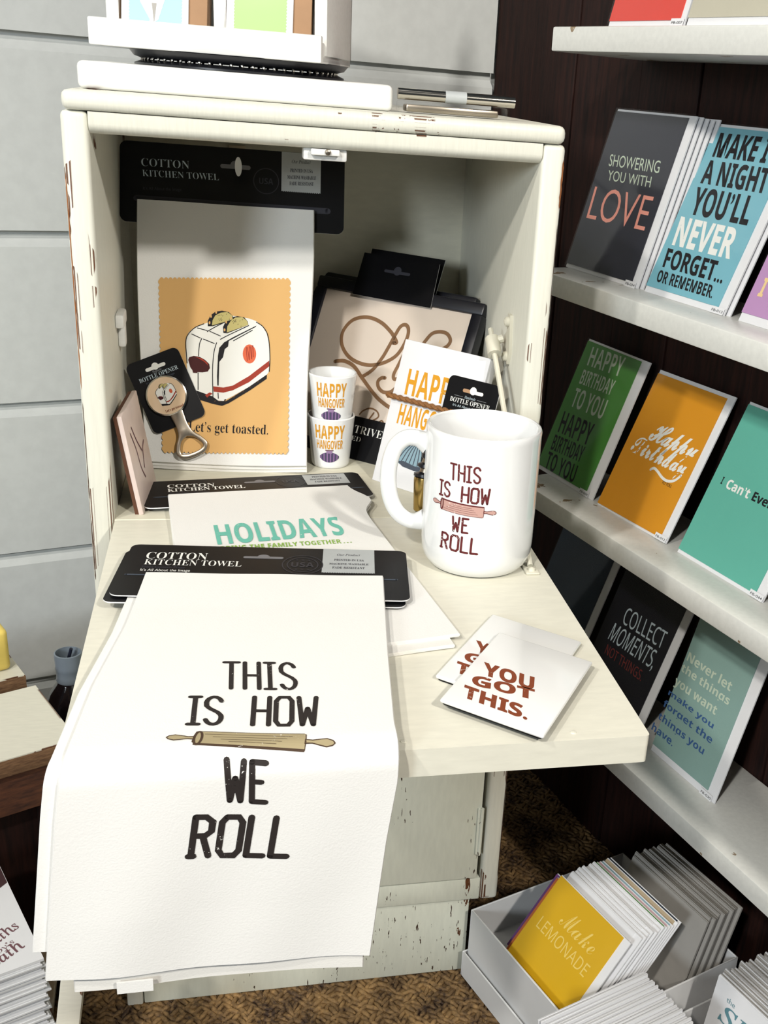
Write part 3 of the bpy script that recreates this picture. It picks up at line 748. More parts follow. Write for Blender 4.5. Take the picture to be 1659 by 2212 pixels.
m.text(boldsans('BRING THE FAMILY TOGETHER'), (-0.0916, -0.0915), (0.0120, -0.0795), (-0.0923, -0.0822), 0.0071, 'ink_green', HW)
for k in range(3): m.flat(circ(0.0143 + .0030 * k, -0.0785 + .0005 * k, 0.0008, n=10), 0.0071, 'ink_green', HW)
m.make('cloth', ht)
m = MB(); h_sheet(m, 0.0036, 0.0030, -0.016, -0.006, 'towel_shade_white', 1.1); m.make('back_fold', ht)
H2 = Fr((-0.1605, 0.0160, 0.0), (0.2167, 0.031, 0), (-0.031, 0.2167, 0))
def h2(x, y):
    d = Vector((x, y, 0)) - H2.O; return (d.dot(H2.U), d.dot(H2.V))
def holiday_print(m, fr, z):
    P = lambda *q: [h2(*a) for a in q]
    m.text(serif('COTTON'), *P((-0.1431, 0.0715), (-0.0983, 0.0765), (-0.1436, 0.0805)), z + .0002, 'ink_white', fr)
    m.text(serif('KITCHEN TOWEL'), *P((-0.1422, 0.0600), (-0.0688, 0.0710), (-0.1430, 0.0690)), z + .0002, 'ink_white', fr)
    m.text('It’s All About the Image', *P((-0.140, 0.0540), (-0.103, 0.0590), (-0.1402, 0.0580)), z + .0002, 'ink_dark_grey', fr)
    cu, cv = h2(-0.0545, 0.0885); hang_slot(m, fr, cu, cv, 0.031, z + .0001)
    a, b = h2(-0.0075, 0.0790); c, d = h2(0.0318, 0.1150)
    m.flat([(a, b), (c, b), (c, d), (a, d)], z + .00015, 'label_silver', fr)
    for s, v in (('PRINTED IN USA', .021), ('MACHINE WASHABLE', .0135), ('FADE RESISTANT', .006)):
        wd_ = 0.013 if 'M' != s[0] else 0.0165
        m.line(serif(s), (a + c) / 2 - wd_, (a + c) / 2 + wd_, b + v, b + v + .004, z + .0003, 'ink_dark_grey', fr)
    cu, cv = h2(-0.024, 0.0905)
    m.ribbon(circ(cu, cv, .0145, .0165, 36) + [circ(cu, cv, .0145, .0165, 36)[0]], 0.0008, z + .0002, 'usa_grey', fr, caps=False)
    m.line(boldsans('USA'), cu - .008, cu + .008, cv - .004, cv + .004, z + .0002, 'usa_grey', fr)
    for q in ((-0.146, 0.046), (0.038, 0.070)):
        cu, cv = h2(*q); m.ribbon([(cu - 0.008, cv), (cu + 0.010, cv)], 0.002, z + .0002, 'ink_slate', fr)
header(ht, H2, 0.219, 0.073, holiday_print, w0=0.0042)

# hanging toaster towel at the back left of the compartment
TA = Fr((-0.169, 0.1444, 0.0), (0.996, -0.0895, 0), (0.0272, 0.3033, 0.9525))
tw = thing('kitchen_towel', 'white towel with an orange toaster picture hanging inside the cabinet', 'towel', (-0.08, 0.14, 0))
def toaster_towel_sheet(m, d, th, lb, bm_, mat, ph):
    def f(a, b, off, rim=0):
        e = 0.0008 if rim else 0
        u0 = -0.0060 + 0.006 * b - 0.0015 * math.sin(5 * b) + lb; u1 = 0.1676 - 0.0045 * b + 0.0012 * math.sin(7 * b)
        u = u0 - e + (u1 - u0 + 2 * e) * a
        v = 0.2690 + (bm_ - 0.2690 - e) * b - 0.002 * math.sin(3 * a) * b
        return TA(u, v, d + off + 0.0008 * math.sin(8 * a + 3 * b + ph))
    m.sheet(f, 24, 40, th, mat)
m = MB(); toaster_towel_sheet(m, 0.0062, 0.0030, 0.0, 0.0085, 'towel_white', 0.0)
w = 0.0075; TS = TA.shift(0, 0, 0)
# stamp-edged picture
def bil(s, t):
    a = Vector((0.0156, 0.1916)).lerp(Vector((0.1444, 0.1977)), s); b = Vector((0.0196, 0.0187)).lerp(Vector((0.1442, 0.0211)), s); p = b.lerp(a, t); return (p.x, p.y)
m.flat([bil(x, y) for x, y in scallop(0.0, 0.0, 1.0, 1.0, 1 / 30)][::-1], w, 'ink_orange_panel', TS)
T_BODY = [(.044, .1392), (.048, .1435), (.0586, .1487), (.064, .151), (.0740, .1555), (.086, .1589), (.1042, .1567), (.111, .1546), (.1171, .1502), (.1219, .1429), (.1244, .1335), (.1256, .1198), (.1254, .1047), (.1227, .1005), (.1035, .0866), (.088, .0771), (.0792, .072), (.0725, .0724), (.0678, .0763), (.055, .0799), (.0442, .0850), (.0425, .1094), (.0415, .1175), (.0417, .131)]
T_BASE = [(.0460, .0830), (.0536, .0812), (.0684, .0763), (.0745, .0718), (.0819, .0721), (.1048, .0874), (.1227, .1008), (.1224, .0963), (.1049, .0833), (.0847, .0701), (.0779, .0671), (.0685, .0688), (.0577, .0718), (.0465, .0740)]
T_BAND = [(.069, .0866), (.0791, .0857), (.0886, .0881), (.1047, .0984), (.1249, .115), (.125, .1092), (.1048, .0922), (.0886, .0833), (.0792, .0805), (.0694, .0812)]
T_T1 = [(.0633, .1469), (.0633, .1523), (.0659, .1579), (.0706, .1618), (.0772, .1632), (.084, .1621), (.088, .1583), (.088, .1542), (.068, .1471)]
T_T1F = [(.0673, .1478), (.068, .1532), (.0706, .1581), (.0759, .1611), (.0826, .1621), (.0873, .1589), (.088, .1549)]
T_T2 = [(.0787, .1409), (.0784, .147), (.0813, .1532), (.086, .1568), (.0927, .1585), (.0995, .1575), (.1029, .1536), (.1036, .1502), (.0828, .1407)]
T_T2F = [(.0821, .1414), (.0827, .1478), (.086, .1534), (.0907, .1571), (.0974, .1577), (.1022, .1542), (.1036, .1502)]
T_HND = [(.0441, .1122), (.0451, .1149), (.0495, .1165), (.0555, .1157), (.0608, .1129), (.0649, .109), (.0656, .1049), (.0636, .1014), (.0582, .1002), (.0535, .1003), (.0529, .0993), (.0489, .0994), (.0482, .1021), (.0462, .1048)]
T_HNR = [(.0508, .1155), (.0575, .1144), (.0629, .1103), (.0640, .1072), (.0602, .1108), (.0541, .1143)]
T_BLK = [(.0731, .0875), (.0727, .097), (.0735, .1175), (.0748, .1257), (.0795, .1314), (.0889, .1373), (.1117, .1499), (.111, .1485), (.0942, .1389), (.0842, .133), (.0835, .1275), (.0802, .1246), (.0786, .1164), (.0749, .1115), (.0744, .0875)]
T_LN = [[(.0430, .1090), (.0417, .1297), (.044, .1379), (.0507, .145), (.0593, .1491)], [(.0721, .1307), (.0695, .1207), (.0683, .1037), (.0688, .0763)], [(.0574, .1344), (.0551, .1282), (.0543, .1167)], [(.0539, .0997), (.054, .0826)],
        [(.0474, .1384), (.056, .1347)], [(.059, .1338), (.0698, .1299)], [(.053, .1447), (.0627, .1425)], [(.0653, .1419), (.0758, .1377)], [(.0758, .1343), (.0841, .1391), (.1039, .1495)], [(.0889, .1335), (.1077, .145)],
        [(.0627, .1415), (.0707, .1466), (.08, .1518)], [(.1116, .1533), (.1178, .1495), (.1226, .1423), (.1247, .1321), (.1256, .1164), (.125, .104)], [(.0738, .08), (.0742, .0745)]]
T_COIL = [(.1029, .1137), (.1018, .1256), (.1028, .127), (.1038, .1216), (.1049, .1148), (.1048, .1271), (.1058, .1278), (.1065, .1217), (.1073, .1156), (.1075, .1279), (.1085, .1286), (.1089, .1191), (.1093, .1181)]
def toaster(m, fr, w, tf=lambda p: p, k=1.0, lines=True):
    g = lambda L: [tf(p) for p in L]
    m.flat(g(T_BASE), w + .0002, 'ink_black', fr); m.flat(g(T_BODY), w + .0001, 'ink_white', fr); m.flat(g(T_BASE), w + .0003, 'ink_black', fr)
    m.flat(g(T_BAND), w + .0003, 'ink_red', fr)
    for a, b in ((T_T1, T_T1F), (T_T2, T_T2F)):
        m.flat(g(a), w + .0003, 'ink_black', fr); m.flat(g(b), w + .0004, 'ink_toast', fr)
    m.flat(g(circ(.1050, .1209, .0067, .0096, 28)), w + .0003, 'ink_coral', fr)
    m.flat(g(T_BLK), w + .0003, 'ink_black', fr)
    m.flat(g(T_HND), w + .0004, 'ink_maroon_dark', fr); m.flat(g(T_HNR), w + .0005, 'ink_red', fr)
    for L in (T_LN if lines else T_LN[:2] + T_LN[8:9] + T_LN[11:12]): m.ribbon(g(smooth(L, 4)), .0008 * k, w + .0004, 'ink_black', fr)
    m.ribbon(g(smooth(T_COIL, 3)), .0006 * k, w + .0004, 'ink_red' if lines else 'ink_coral', fr)
    if lines:
        for i in range(26):
            a = random.random(); b = random.random(); q = (.070 + .016 * a, .1525 + .007 * b) if i % 2 else (.086 + .014 * a, .1475 + .008 * b)
            m.ribbon([q, (q[0] + .0006, q[1] + .0009)], .0004, w + .0005, 'ink_black', fr, caps=False)
        for q in ((.0650, .1505), (.0664, .1570), (.0715, .1612), (.0800, .1440), (.0815, .1520), (.0860, .1562)):
            m.flat(circ(q[0], q[1], .0009, .0016, 8), w + .0005, 'ink_orange_panel', fr)
        m.flat([(.061, .0774), (.0657, .0803), (.0684, .0791), (.0644, .0762), (.0631, .0748)], w + .0005, 'ink_red', fr)
        for q in ((.0700, .0705), (.0800, .0720), (.0890, .0755), (.0980, .0815), (.1050, .0862), (.1130, .0920)):
            m.flat([(q[0], q[1]), (q[0] + .0018, q[1] + .0008), (q[0] + .0018, q[1] + .0022), (q[0], q[1] + .0014)], w + .0005, 'ink_wood_dark', fr)
toaster(m, TS, w + .0003)
m.text(serif('Let’s get toasted.'), (.0445, .0400), (.1244, .0392), (.0449, .0502), w + .0004, 'ink_black', TS, off=-0.008)
m.make('cloth', tw)
m = MB(); toaster_towel_sheet(m, 0.0030, 0.0014, 0.001, 0.0050, 'towel_shade_white', 1.0); toaster_towel_sheet(m, 0.0014, 0.0012, 0.003, 0.0022, 'towel_shade_white', 2.0); m.make('back_fold', tw)
HT3 = TA.shift(-0.0240, 0.2475, 0.0)
def toast_print(m, fr, z):
    P = lambda *q: [(a + 0.0240, b - 0.2475) for a, b in q]
    m.text(serif('COTTON'), *P((-.0031, .3027), (.0435, .3030), (-.0033, .3104)), z + .0002, 'ink_silver', fr, off=-0.014)
    m.text(serif('KITCHEN TOWEL'), *P((-.0019, .2928), (.0728, .2936), (-.0024, .2992)), z + .0002, 'ink_silver', fr, off=-0.014)
    m.text('It’s All About the Image', *P((-.0014, .2797), (.0358, .2807), (-.0014, .2827)), z + .0002, 'ink_dark_grey', fr)
    hang_slot(m, fr, .0889 + .024, .3080 - .2475, .030, z + .0001)
    a, b = .1348 + .024, .2871 - .2475; c, d = .1743 + .024, .3262 - .2475
    m.flat([(a, d), (a, b)] + [(a + (c - a) * k / 40, b + (.0005 if k % 2 else -.0004)) for k in range(1, 40)] + [(c, b), (c, d)], z + .00015, 'label_silver', fr)
    m.text(ital('Our Product'), *P((.1450, .3155), (.1640, .3160), (.1450, .3190)), z + .0003, 'ink_dark_grey', fr)
    for s, q in (('PRINTED IN USA', ((.1435, .3067), (.1662, .3071), (.1435, .3102))), ('MACHINE WASHABLE', ((.1407, .2999), (.1695, .3005), (.1407, .3034))), ('FADE RESISTANT', ((.1430, .2937), (.1671, .2944), (.1429, .2972)))):
        m.text(serif(s), *P(*q), z + .0003, 'ink_dark_grey', fr)
    cu, cv = .1195 + .024, .2960 - .2475
    m.ribbon(circ(cu, cv, .0125, .0125, 36) + [circ(cu, cv, .0125, .0125, 36)[0]], 0.0008, z + .0002, 'usa_grey', fr, caps=False)
    m.line(boldsans('USA'), cu - .007, cu + .007, cv - .003, cv + .003, z + .0002, 'usa_grey', fr)
    m.ribbon([(.016, .0235), (.206, .0225)], 0.006, z + .0001, 'ink_dark_grey', fr)
header(tw, HT3, 0.2225, 0.0790, toast_print, w0=0.0, th=0.001)
# peg hook that carries it
pk = Vector(TA(0.0915, 0.3080, 0.0))
hk = thing('peg_hook', 'steel peg hook with a white oval end carrying the toaster towel', 'hook', (pk.x, DP - 0.012, pk.z))
m = MB(); m.tube([(pk.x, DP - 0.0105, pk.z + 0.004), (pk.x, pk.y + 0.02, pk.z + 0.004), (pk.x, pk.y - 0.012, pk.z + 0.0035), (pk.x, pk.y - 0.018, pk.z + 0.008)], 0.0018, 'brushed_steel'); m.make('rod', hk)
m = MB(); m.prism(circ(0, 0, 0.0034, 0.0092, 28), 0, 0.0012, 'gloss_white', Fr((pk.x, pk.y - 0.0185, pk.z + 0.002), (1, 0, 0), (0, 0.12, 1))); m.make('end_tag', hk)
m = MB(); m.box(pk.x - 0.009, pk.x + 0.009, DP - 0.0125, DP - 0.0102, pk.z - 0.01, pk.z + 0.015, 'brushed_steel', bev=0.0006); m.make('back_plate', hk)

# ------------------------------------------------------------------ bottle openers on cards
o1 = thing('bottle_opener', 'toaster badge bottle opener on a tilted black card leaning on the hanging towel', 'bottle opener', TA(0.048, 0.0, 0.012))
OA = TA.shift(0.0118, 0.0349, 0.0092)
dU = Vector((0.0627 - 0.0118, 0.0571 - 0.0349)); ang = math.atan2(dU.y, dU.x)
OF = OA.turn(ang)                                   # card frame: u along its lower edge
cw = dU.length; chh = 0.0745
m = MB(); m.prism(rr(0, 0, cw, chh, 0.006), 0, 0.0009, 'black_card', OF, side='card_edge_white')
m.prism(rr(cw / 2 - .0105, chh - .0135, cw / 2 + .0105, chh - .0100, .0017), .0009, .0010, 'ink_white', OF); m.flat(circ(cw / 2, chh - .0108, .0036, n=18), .00105, 'ink_white', OF)
m.line(ital('Magnetic'), cw / 2 - .005, cw / 2 + .005, chh - .0165, chh - .0142, .0011, 'ink_grey', OF)
m.line(serif('BOTTLE OPENER'), cw / 2 - .0205, cw / 2 + .0205, chh - .0215, chh - .0172, .0011, 'ink_silver', OF, off=-.006)
m.line('It’s All About the Image', cw / 2 - .0150, cw / 2 + .0150, chh - .0248, chh - .0228, .0011, 'ink_slate', OF)
m.make('card', o1)
def disc(m, fr, c, R, mat_rim, mat_face, w0, h):
    ax = Fr(fr(c[0], c[1], w0), fr.U, fr.V)
    m.lathe([(R * .97, 0), (R, h * .5), (R * .985, h * .9), (R * .93, h)], (0, 0, 0), mat_rim, n=56, axis=ax)
    return ax
bc = (cw / 2 - .0010, chh - .0425); RBd = .0205
m = MB(); disc(m, OF, bc, RBd, 'chrome', None, .001, .004); bd = m.make('badge', o1)
m = MB(); m.flat(circ(bc[0], bc[1], RBd * .92, n=48), .00505, 'badge_peach', OF)
toaster(m, OF, .0051, tf=lambda p: (bc[0] + (p[0] - .084) * .235 + .001, bc[1] + (p[1] - .117) * .235 + .002), k=.5, lines=False)
m.line(serif('Let’s get toasted'), bc[0] - .007, bc[0] + .012, bc[1] - .0155, bc[1] - .0130, .0054, 'ink_brown', OF)
m.make('picture_face', bd)
cx = cw / 2 + .0012
def opener_body(m, fr, cx, top, w0, th, mat):
    """flat neck that spreads into a rounded triangular loop"""
    n = 10
    neck = smooth([(cx - .0072, top), (cx - .0062, top - .014), (cx - .0078, top - .024), (cx - .0128, top - .031)], 6)
    out = neck + smooth([(cx - .0128, top - .031), (cx - .0168, top - .0405), (cx - .0115, top - .0478), (cx, top - .0495), (cx + .0115, top - .0478), (cx + .0168, top - .0405), (cx + .0128, top - .031)], 8)[1:] + [(2 * cx - a, b) for a, b in neck[::-1]][1:]
    hole = smooth([(cx, top - .0275), (cx - .0070, top - .0310), (cx - .0118, top - .0405), (cx - .0078, top - .0438), (cx, top - .0447), (cx + .0078, top - .0438), (cx + .0118, top - .0405), (cx + .0070, top - .0310), (cx, top - .0275)], 6)[:-1]
    b = bmesh.new()
    def loop(P): 
        v = [b.verts.new((p[0], p[1], 0)) for p in P]; return [b.edges.new((v[i], v[(i + 1) % len(v)])) for i in range(len(v))]
    E_ = loop(out) + loop(hole)
    bmesh.ops.triangle_fill(b, use_beauty=True, use_dissolve=False, edges=E_)
    r = bmesh.ops.extrude_face_region(b, geom=list(b.faces)); vs = [q for q in r['geom'] if isinstance(q, bmesh.types.BMVert)]
    bmesh.ops.translate(b, verts=vs, vec=(0, 0, th))
    for q in b.verts: q.co.z += w0
    bmesh.ops.recalc_face_normals(b, faces=list(b.faces))
    sharp = [e for e in b.edges if len(e.link_faces) == 2 and e.calc_face_angle(0) > 1.0]
    bmesh.ops.bevel(b, geom=sharp, offset=th * .38, segments=2, profile=.5, affect='EDGES')
    m.bm(b, mat, fr)
m = MB(); opener_body(m, OF, cx, bc[1] - RBd + .003, .0012, .0036, 'brushed_steel'); m.make('opener', o1)
m = MB(); m.box(cx - .0105, cx + .0105, bc[1] - RBd - .0045, bc[1] - RBd - .0015, .0049, .0053, 'sleeve_film', OF); m.make('film_strap', o1)

# ------------------------------------------------------------------ framed tile trivets on the right
FF = Fr((-0.0367, 0.2534, 0.0), (0.7479, -0.6639, 0), (0.289, 0.3255, 0.9003))
def trivet_frame(par, fr, u0, u1, v1, bw):
    m = MB()
    for a, b, c, d in ((u0, u1, 0, bw), (u0, u1, v1 - bw, v1), (u0, u0 + bw, bw - .001, v1 - bw + .001), (u1 - bw, u1, bw - .001, v1 - bw + .001)):
        m.box(a, b, c, d, -.016, .0, 'black_frame', fr, bev=.0022)
    m.box(u0 + .003, u1 - .003, .003, v1 - .003, -.0155, -.012, 'black_frame', fr)
    m.make('frame', par)
fb = thing('framed_trivet', 'second black framed trivet just behind the script trivet, only its top edge showing', 'trivet', (0.07, 0.19, 0))
FB = FF.shift(-0.006, 0.0, -0.0185)
trivet_frame(fb, FB, -0.010, 0.2030, 0.2055, 0.013)
m = MB(); m.box(0.003, 0.190, 0.013, 0.193, -.012, -.006, 'tile_cream', FB); m.make('tile', fb)
m = MB(); m.prism([(0.054, .200), (0.054, .2400), (0.152, .2400), (0.152, .2000)], .0002, .0009, 'black_card', FB, side='card_edge_white'); m.make('hang_card', fb)
tv = thing('framed_trivet', 'black framed cream tile trivet with brown looping script and a black card sleeve', 'trivet', (0.06, 0.17, 0))
trivet_frame(tv, FF, 0.0, 0.2195, 0.1958, 0.0135)
m = MB(); m.box(.0125, .2065, .0125, .1833, -.012, -.0035, 'tile_cream', FF, bev=.0008)
zz = -.0032
def scr(P, wd_): m.ribbon(smooth(P, 7), wd_, zz, 'ink_script_brown', FF)
scr([(.1195, .1356), (.1235, .1369), (.1172, .1436), (.1097, .1490), (.0982, .1549), (.0846, .1581), (.0721, .1574), (.0608, .1528), (.0539, .1448), (.0509, .1347), (.0536, .1242), (.0605, .1158), (.0708, .1094), (.0831, .1062), (.0959, .1058), (.1075, .1086), (.1182, .1139), (.1278, .1223), (.1332, .134), (.1352, .1464), (.1332, .1547), (.1283, .1579), (.1231, .1551), (.1198, .1464), (.1156, .1309), (.1111, .1166), (.1035, .1018), (.0927, .0916)], .0042)
zz += .0001
scr([(.0522, .1022), (.0643, .1048), (.0784, .1012), (.0932, .0904), (.1097, .0787), (.1234, .0706), (.1408, .0646), (.155, .064)], .0042)
scr([(.122, .0958), (.1176, .0949), (.1144, .0903), (.1173, .0841), (.1248, .0802), (.1336, .0819), (.1391, .0883), (.1444, .1), (.1479, .1126), (.152, .128), (.1586, .1444), (.1645, .154), (.1738, .1576), (.183, .1565), (.1887, .1503), (.1866, .1434), (.178, .137)], .0040)
scr([(.1368, .1248), (.1341, .1128), (.1316, .1016), (.134, .0967), (.1401, .0992)], .0040)
scr([(.1035, .0504), (.1067, .0551), (.1147, .0594), (.1238, .0579), (.1278, .0527), (.1233, .0477), (.1178, .0453)], .0018); scr([(.1207, .0553), (.118, .0493), (.1164, .045)], .0018)
scr([(.1300, .0455), (.1330, .0490), (.1360, .0470), (.1330, .0450)], .0016)
m.make('tile', tv)
m = MB()
m.prism([(.0525, .18), (.0525, .2288), (.1520, .2288), (.1560, .18)], .0002, .0010, 'black_card', FF, side='card_edge_white')
m.prism(rr(.085, .2105, .119, .2138, .0015), .0010, .0011, 'ink_dark_grey', FF); m.flat(circ(.102, .2138, .0050, n=18), .00112, 'ink_dark_grey', FF)
m.make('hang_card', tv)
m = MB()
m.prism([(.050, .0), (.050, .0470), (.156, .0470), (.156, .0)], .0002, .0012, 'black_card', FF, side='card_edge_white')
m.line(serif('TRIVET'), .1055, .1500, .0288, .0372, .0014, 'ink_white', FF, off=-.012)
m.line(serif('FRAMED'), .0760, .1172, .0200, .0252, .0014, 'ink_white', FF, off=-.014)
m.make('label_card', tv)

# ------------------------------------------------------------------ notepad in film with twine
NF = Fr((0.0609, 0.110, 0.0), (0.6705, -0.7419, 0), (0.2293, 0.2072, 0.9511))
pd = thing('notepad', 'white HAPPY HANGOVER pad in clear film tied with brown twine', 'notepad', (0.10, 0.07, 0))
m = MB(); m.box(0, .1085, 0, .1500, -.013, 0, 'paper_white', NF, bev=.0008)
m.text(boldsans('HAPPY'), (.0152, .0948), (.0850, .0950), (.0140, .1216), .0002, 'ink_mustard', NF)
m.text(boldsans('HANGOVER'), (.0141, .0640), (.0880, .0655), (.0141, .0850), .0002, 'ink_mustard', NF)
bag = [(.0457, .0547), (.0390, .0490), (.0300, .0420), (.0245, .0340), (.0262, .0265), (.0350, .0235), (.0500, .0225), (.0640, .0240), (.0700, .0300), (.0660, .0400), (.0580, .0480), (.0520, .0545)]
m.flat(smooth(bag + [bag[0]], 3)[:-1], .0002, 'ink_iceblue', NF)
for k in range(9):
    a = -0.9 + k * .22
    m.ribbon(smooth([(.0487 + .003 * a, .053), (.0485 + .016 * a, .041), (.0480 + .024 * a, .027)], 4), .0011, .0003, 'ink_slate', NF, caps=False)
m.flat([(.0262, .0268), (.0350, .0228), (.0500, .0218), (.0640, .0232), (.0690, .0285), (.05, .0265), (.035, .0285)], .0004, 'ink_slate', NF)
m.flat(rr(.0455, .0535, .0522, .0580, .001), .0004, 'ink_grey', NF); m.flat([(.0560, .0330), (.0700, .0300), (.0700, .05), (.0600, .052), (.0550, .042)], .00045, 'ink_black', NF)
m.make('pad', pd)
m = MB(); m.box(-.0015, .1115, .001, .1532, .0007, .0010, 'sleeve_film', NF); m.box(.1100, .1118, .001, .1532, -.013, .0008, 'sleeve_film', NF); m.make('clear_film', pd)
m = MB()
def ring(u0, u1, v, z0, z1, ph):
    P = []
    for k in range(90):
        t = k / 89; L = 2 * (u1 - u0) + 2 * (z1 - z0); d = t * L
        if d < u1 - u0: q = (u0 + d, z1)
        elif d < u1 - u0 + z1 - z0: q = (u1, z1 - (d - (u1 - u0)))
        elif d < 2 * (u1 - u0) + z1 - z0: q = (u1 - (d - (u1 - u0) - (z1 - z0)), z0)
        else: q = (u0, z0 + d - 2 * (u1 - u0) - (z1 - z0))
        a = k * 1.15 + ph; P.append(tuple(NF(q[0], v + .0012 * math.cos(a), q[1] + .0012 * math.sin(a))))
    return P
m.tube(ring(-.0035, .1130, .0900, -.0160, .0030, 0), .0021, 'twine', n=6); m.tube(ring(-.0035, .1130, .0900, -.0160, .0030, math.pi), .0021, 'twine', n=6); m.make('twine_tie', pd)

# second bottle opener, behind the mug
O2 = Fr(NF(.0685, .0350, .0032), NF.U, NF.V)
o2 = thing('bottle_opener', 'bottle opener on an upright black card behind the large mug', 'bottle opener', NF(.10, 0, .006))
cw2, ch2 = .0625, .0910
m = MB(); m.prism(rr(0, 0, cw2, ch2, .006), 0, .0009, 'black_card', O2, side='card_edge_white')
m.prism(rr(.0195, .0770, .0445, .0805, .0017), .0009, .0010, 'kraft', O2); m.prism(rr(.0320, .0770, .0445, .0805, .0017), .0010, .0011, 'ink_white', O2); m.flat(circ(.032, .0800, .0040, n=18), .00105, 'ink_white', O2)
m.line(ital('Handmade'), .0235, .0370, .0712, .0740, .0011, 'ink_silver', O2); m.ribbon([(.011, .0722), (.0215, .0722)], .0003, .0011, 'ink_grey', O2); m.ribbon([(.039, .0722), (.050, .0722)], .0003, .0011, 'ink_grey', O2)
m.line(serif('BOTTLE OPENER'), .0070, .0555, .0655, .0702, .0011, 'ink_white', O2, off=-.008)
m.line('It’s All About the Image', .012, .050, .0615, .0638, .0011, 'ink_silver', O2)
m.make('card', o2)
m = MB(); disc(m, O2, (.031, .037), .0205, 'chrome', None, .001, .004); bd2 = m.make('badge', o2)
m = MB(); m.flat(circ(.031, .037, .0188, n=40), .0051, 'ink_mustard', O2); m.make('picture_face', bd2)
m = MB(); opener_body(m, O2, .031, .0185, .0012, .0036, 'brushed_steel'); m.make('opener', o2)

# bottle stopper leaning behind the mug handle
st = thing('bottle_stopper', 'gold cone bottle stopper with black rings behind the mug handle', 'stopper', (0.096, 0.014, 0))
d = Vector((0.14, 0.18, 0.97)).normalized(); sa = Fr((0.0965, 0.0135, 0.0012), Vector((1, 0, -0.14)).normalized(), d.cross(Vector((1, 0, -.14)).normalized()))
m = MB(); m.lathe([(.0055, 0), (.0065, .001), (.0105, .0300), (.0105, .0330)], (0, 0, 0), 'brass', n=28, axis=sa); m.make('cone', st)
m = MB()
for z, r in ((.0355, .0112), (.0450, .0088), (.0545, .0062)): m.lathe([(r * .6, z - .0032), (r, z - .0014), (r, z + .0014), (r * .6, z + .0032)], (0, 0, 0), 'black_metal', n=28, axis=sa)
m.make('seal_ring', st)
m = MB()
for z0, z1, r in ((.033, .0425, .0070), (.0475, .0525, .0055), (.0570, .0680, .0035)): m.lathe([(r, z0), (r * .8, z1)], (0, 0, 0), 'brushed_steel', n=24, axis=sa)
m.make('stem', st)

# tile leaning on the left wall of the compartment
tl = thing('picture_tile', 'pale pink square tile with brown back leaning on the left cabinet wall', 'tile', (-0.166, 0.05, 0))
LF = Fr((-0.1615, 0.0131, 0.0), (0.07, 1, 0), (-0.155, 0.012, 0.985))
m = MB(); m.box(0, .092, 0, .0945, -.0045, 0, 'tile_pink', LF, bev=.0009)
for P in ([(.02, .072), (.03, .055), (.035, .035), (.045, .022)], [(.03, .075), (.04, .060), (.055, .045)], [(.05, .03), (.06, .045), (.072, .05)]): m.ribbon(smooth(P, 5), .0022, .0003, 'ink_mauve', LF)
m.make('face', tl)
m = MB(); m.box(.001, .091, .0005, .094, -.0078, -.0046, 'cork_brown', LF); m.make('backing', tl)

# ------------------------------------------------------------------ shot glasses, mug, magnets
def shot(nm, c, zb, lab, hgt=.0555):
    g = thing(nm, lab, 'shot glass', (c[0], c[1], zb), 'HAPPY HANGOVER shot glasses')
    r0, r1 = .0200, .0255
    m = MB()
    prof = [(0.001, .0015), (r0 * .80, .0008), (r0 * .95, .0), (r0, .0016), (r0 + .0004, .003)] + [(r0 + (r1 - r0) * k / 8, hgt * k / 8) for k in range(1, 8)] + [(r1, hgt - .0012), (r1 - .0008, hgt), (r1 - .0020, hgt - .0004)] + [(r0 + (r1 - r0) * k / 8 - .0026, hgt * k / 8) for k in range(7, 1, -1)] + [(r0 - .004, .0082), (.001, .0075)]
    m.lathe(prof, (c[0], c[1], zb), 'ceramic', n=64)
    R = lambda z: r0 + (r1 - r0) * z / hgt
    fr = lambda a, z, w=0: Vector((c[0] + (R(z) + w) * math.sin(a), c[1] - (R(z) + w) * math.cos(a), zb + z))
    m.line(boldsans('HAPPY'), -.80, .54, .0340, .0490, .0003, 'ink_mustard', fr, cuts=26)
    m.line(boldsans('HANGOVER'), -.755, .50, .0226, .0326, .0003, 'ink_mustard', fr, cuts=26)
    for k in range(24):
        f = lambda t: (.0030 + .0032 * math.sin(math.pi * t) ** .8)
        a0, a1 = -.62 + .96 * k / 24, -.62 + .96 * (k + 1) / 24
        f0, f1 = .0058 * math.sin(math.pi * max(.02, k / 24)) ** .55, .0058 * math.sin(math.pi * min(.98, (k + 1) / 24)) ** .55
        mt = ('ink_purple', 'ink_purple_light', 'ink_purple', 'ink_slate')[k % 4]
        m.add([fr(a0, .0132 - f0, .0003), fr(a1, .0132 - f1, .0003), fr(a1, .0132 + f1, .0003), fr(a0, .0132 + f0, .0003)], [[0, 1, 2, 3]], mt)
    for k in range(6):
        a0, a1 = -.28 + .28 * k / 6, -.28 + .28 * (k + 1) / 6
        m.add([fr(a0, .0178, .0004), fr(a1, .0178, .0004), fr(a1, .0208, .0004), fr(a0, .0208, .0004)], [[0, 1, 2, 3]], 'ink_purple_light')
    for k in range(8):
        a0, a1 = -.33 + .38 * k / 8, -.33 + .38 * (k + 1) / 8
        m.add([fr(a0, .0206, .0004), fr(a1, .0206, .0004), fr(a1, .0219, .0004), fr(a0, .0219, .0004)], [[0, 1, 2, 3]], 'ink_mauve')
    m.make('cup', g); return g
GCN = (0.0222, 0.1640)
shot('shot_glass', GCN, 0.0002, 'lower white HAPPY HANGOVER shot glass standing on the cabinet floor')
shot('shot_glass', (GCN[0] + .0010, GCN[1] - .0005), 0.0455, 'upper white HAPPY HANGOVER shot glass nested in another one')

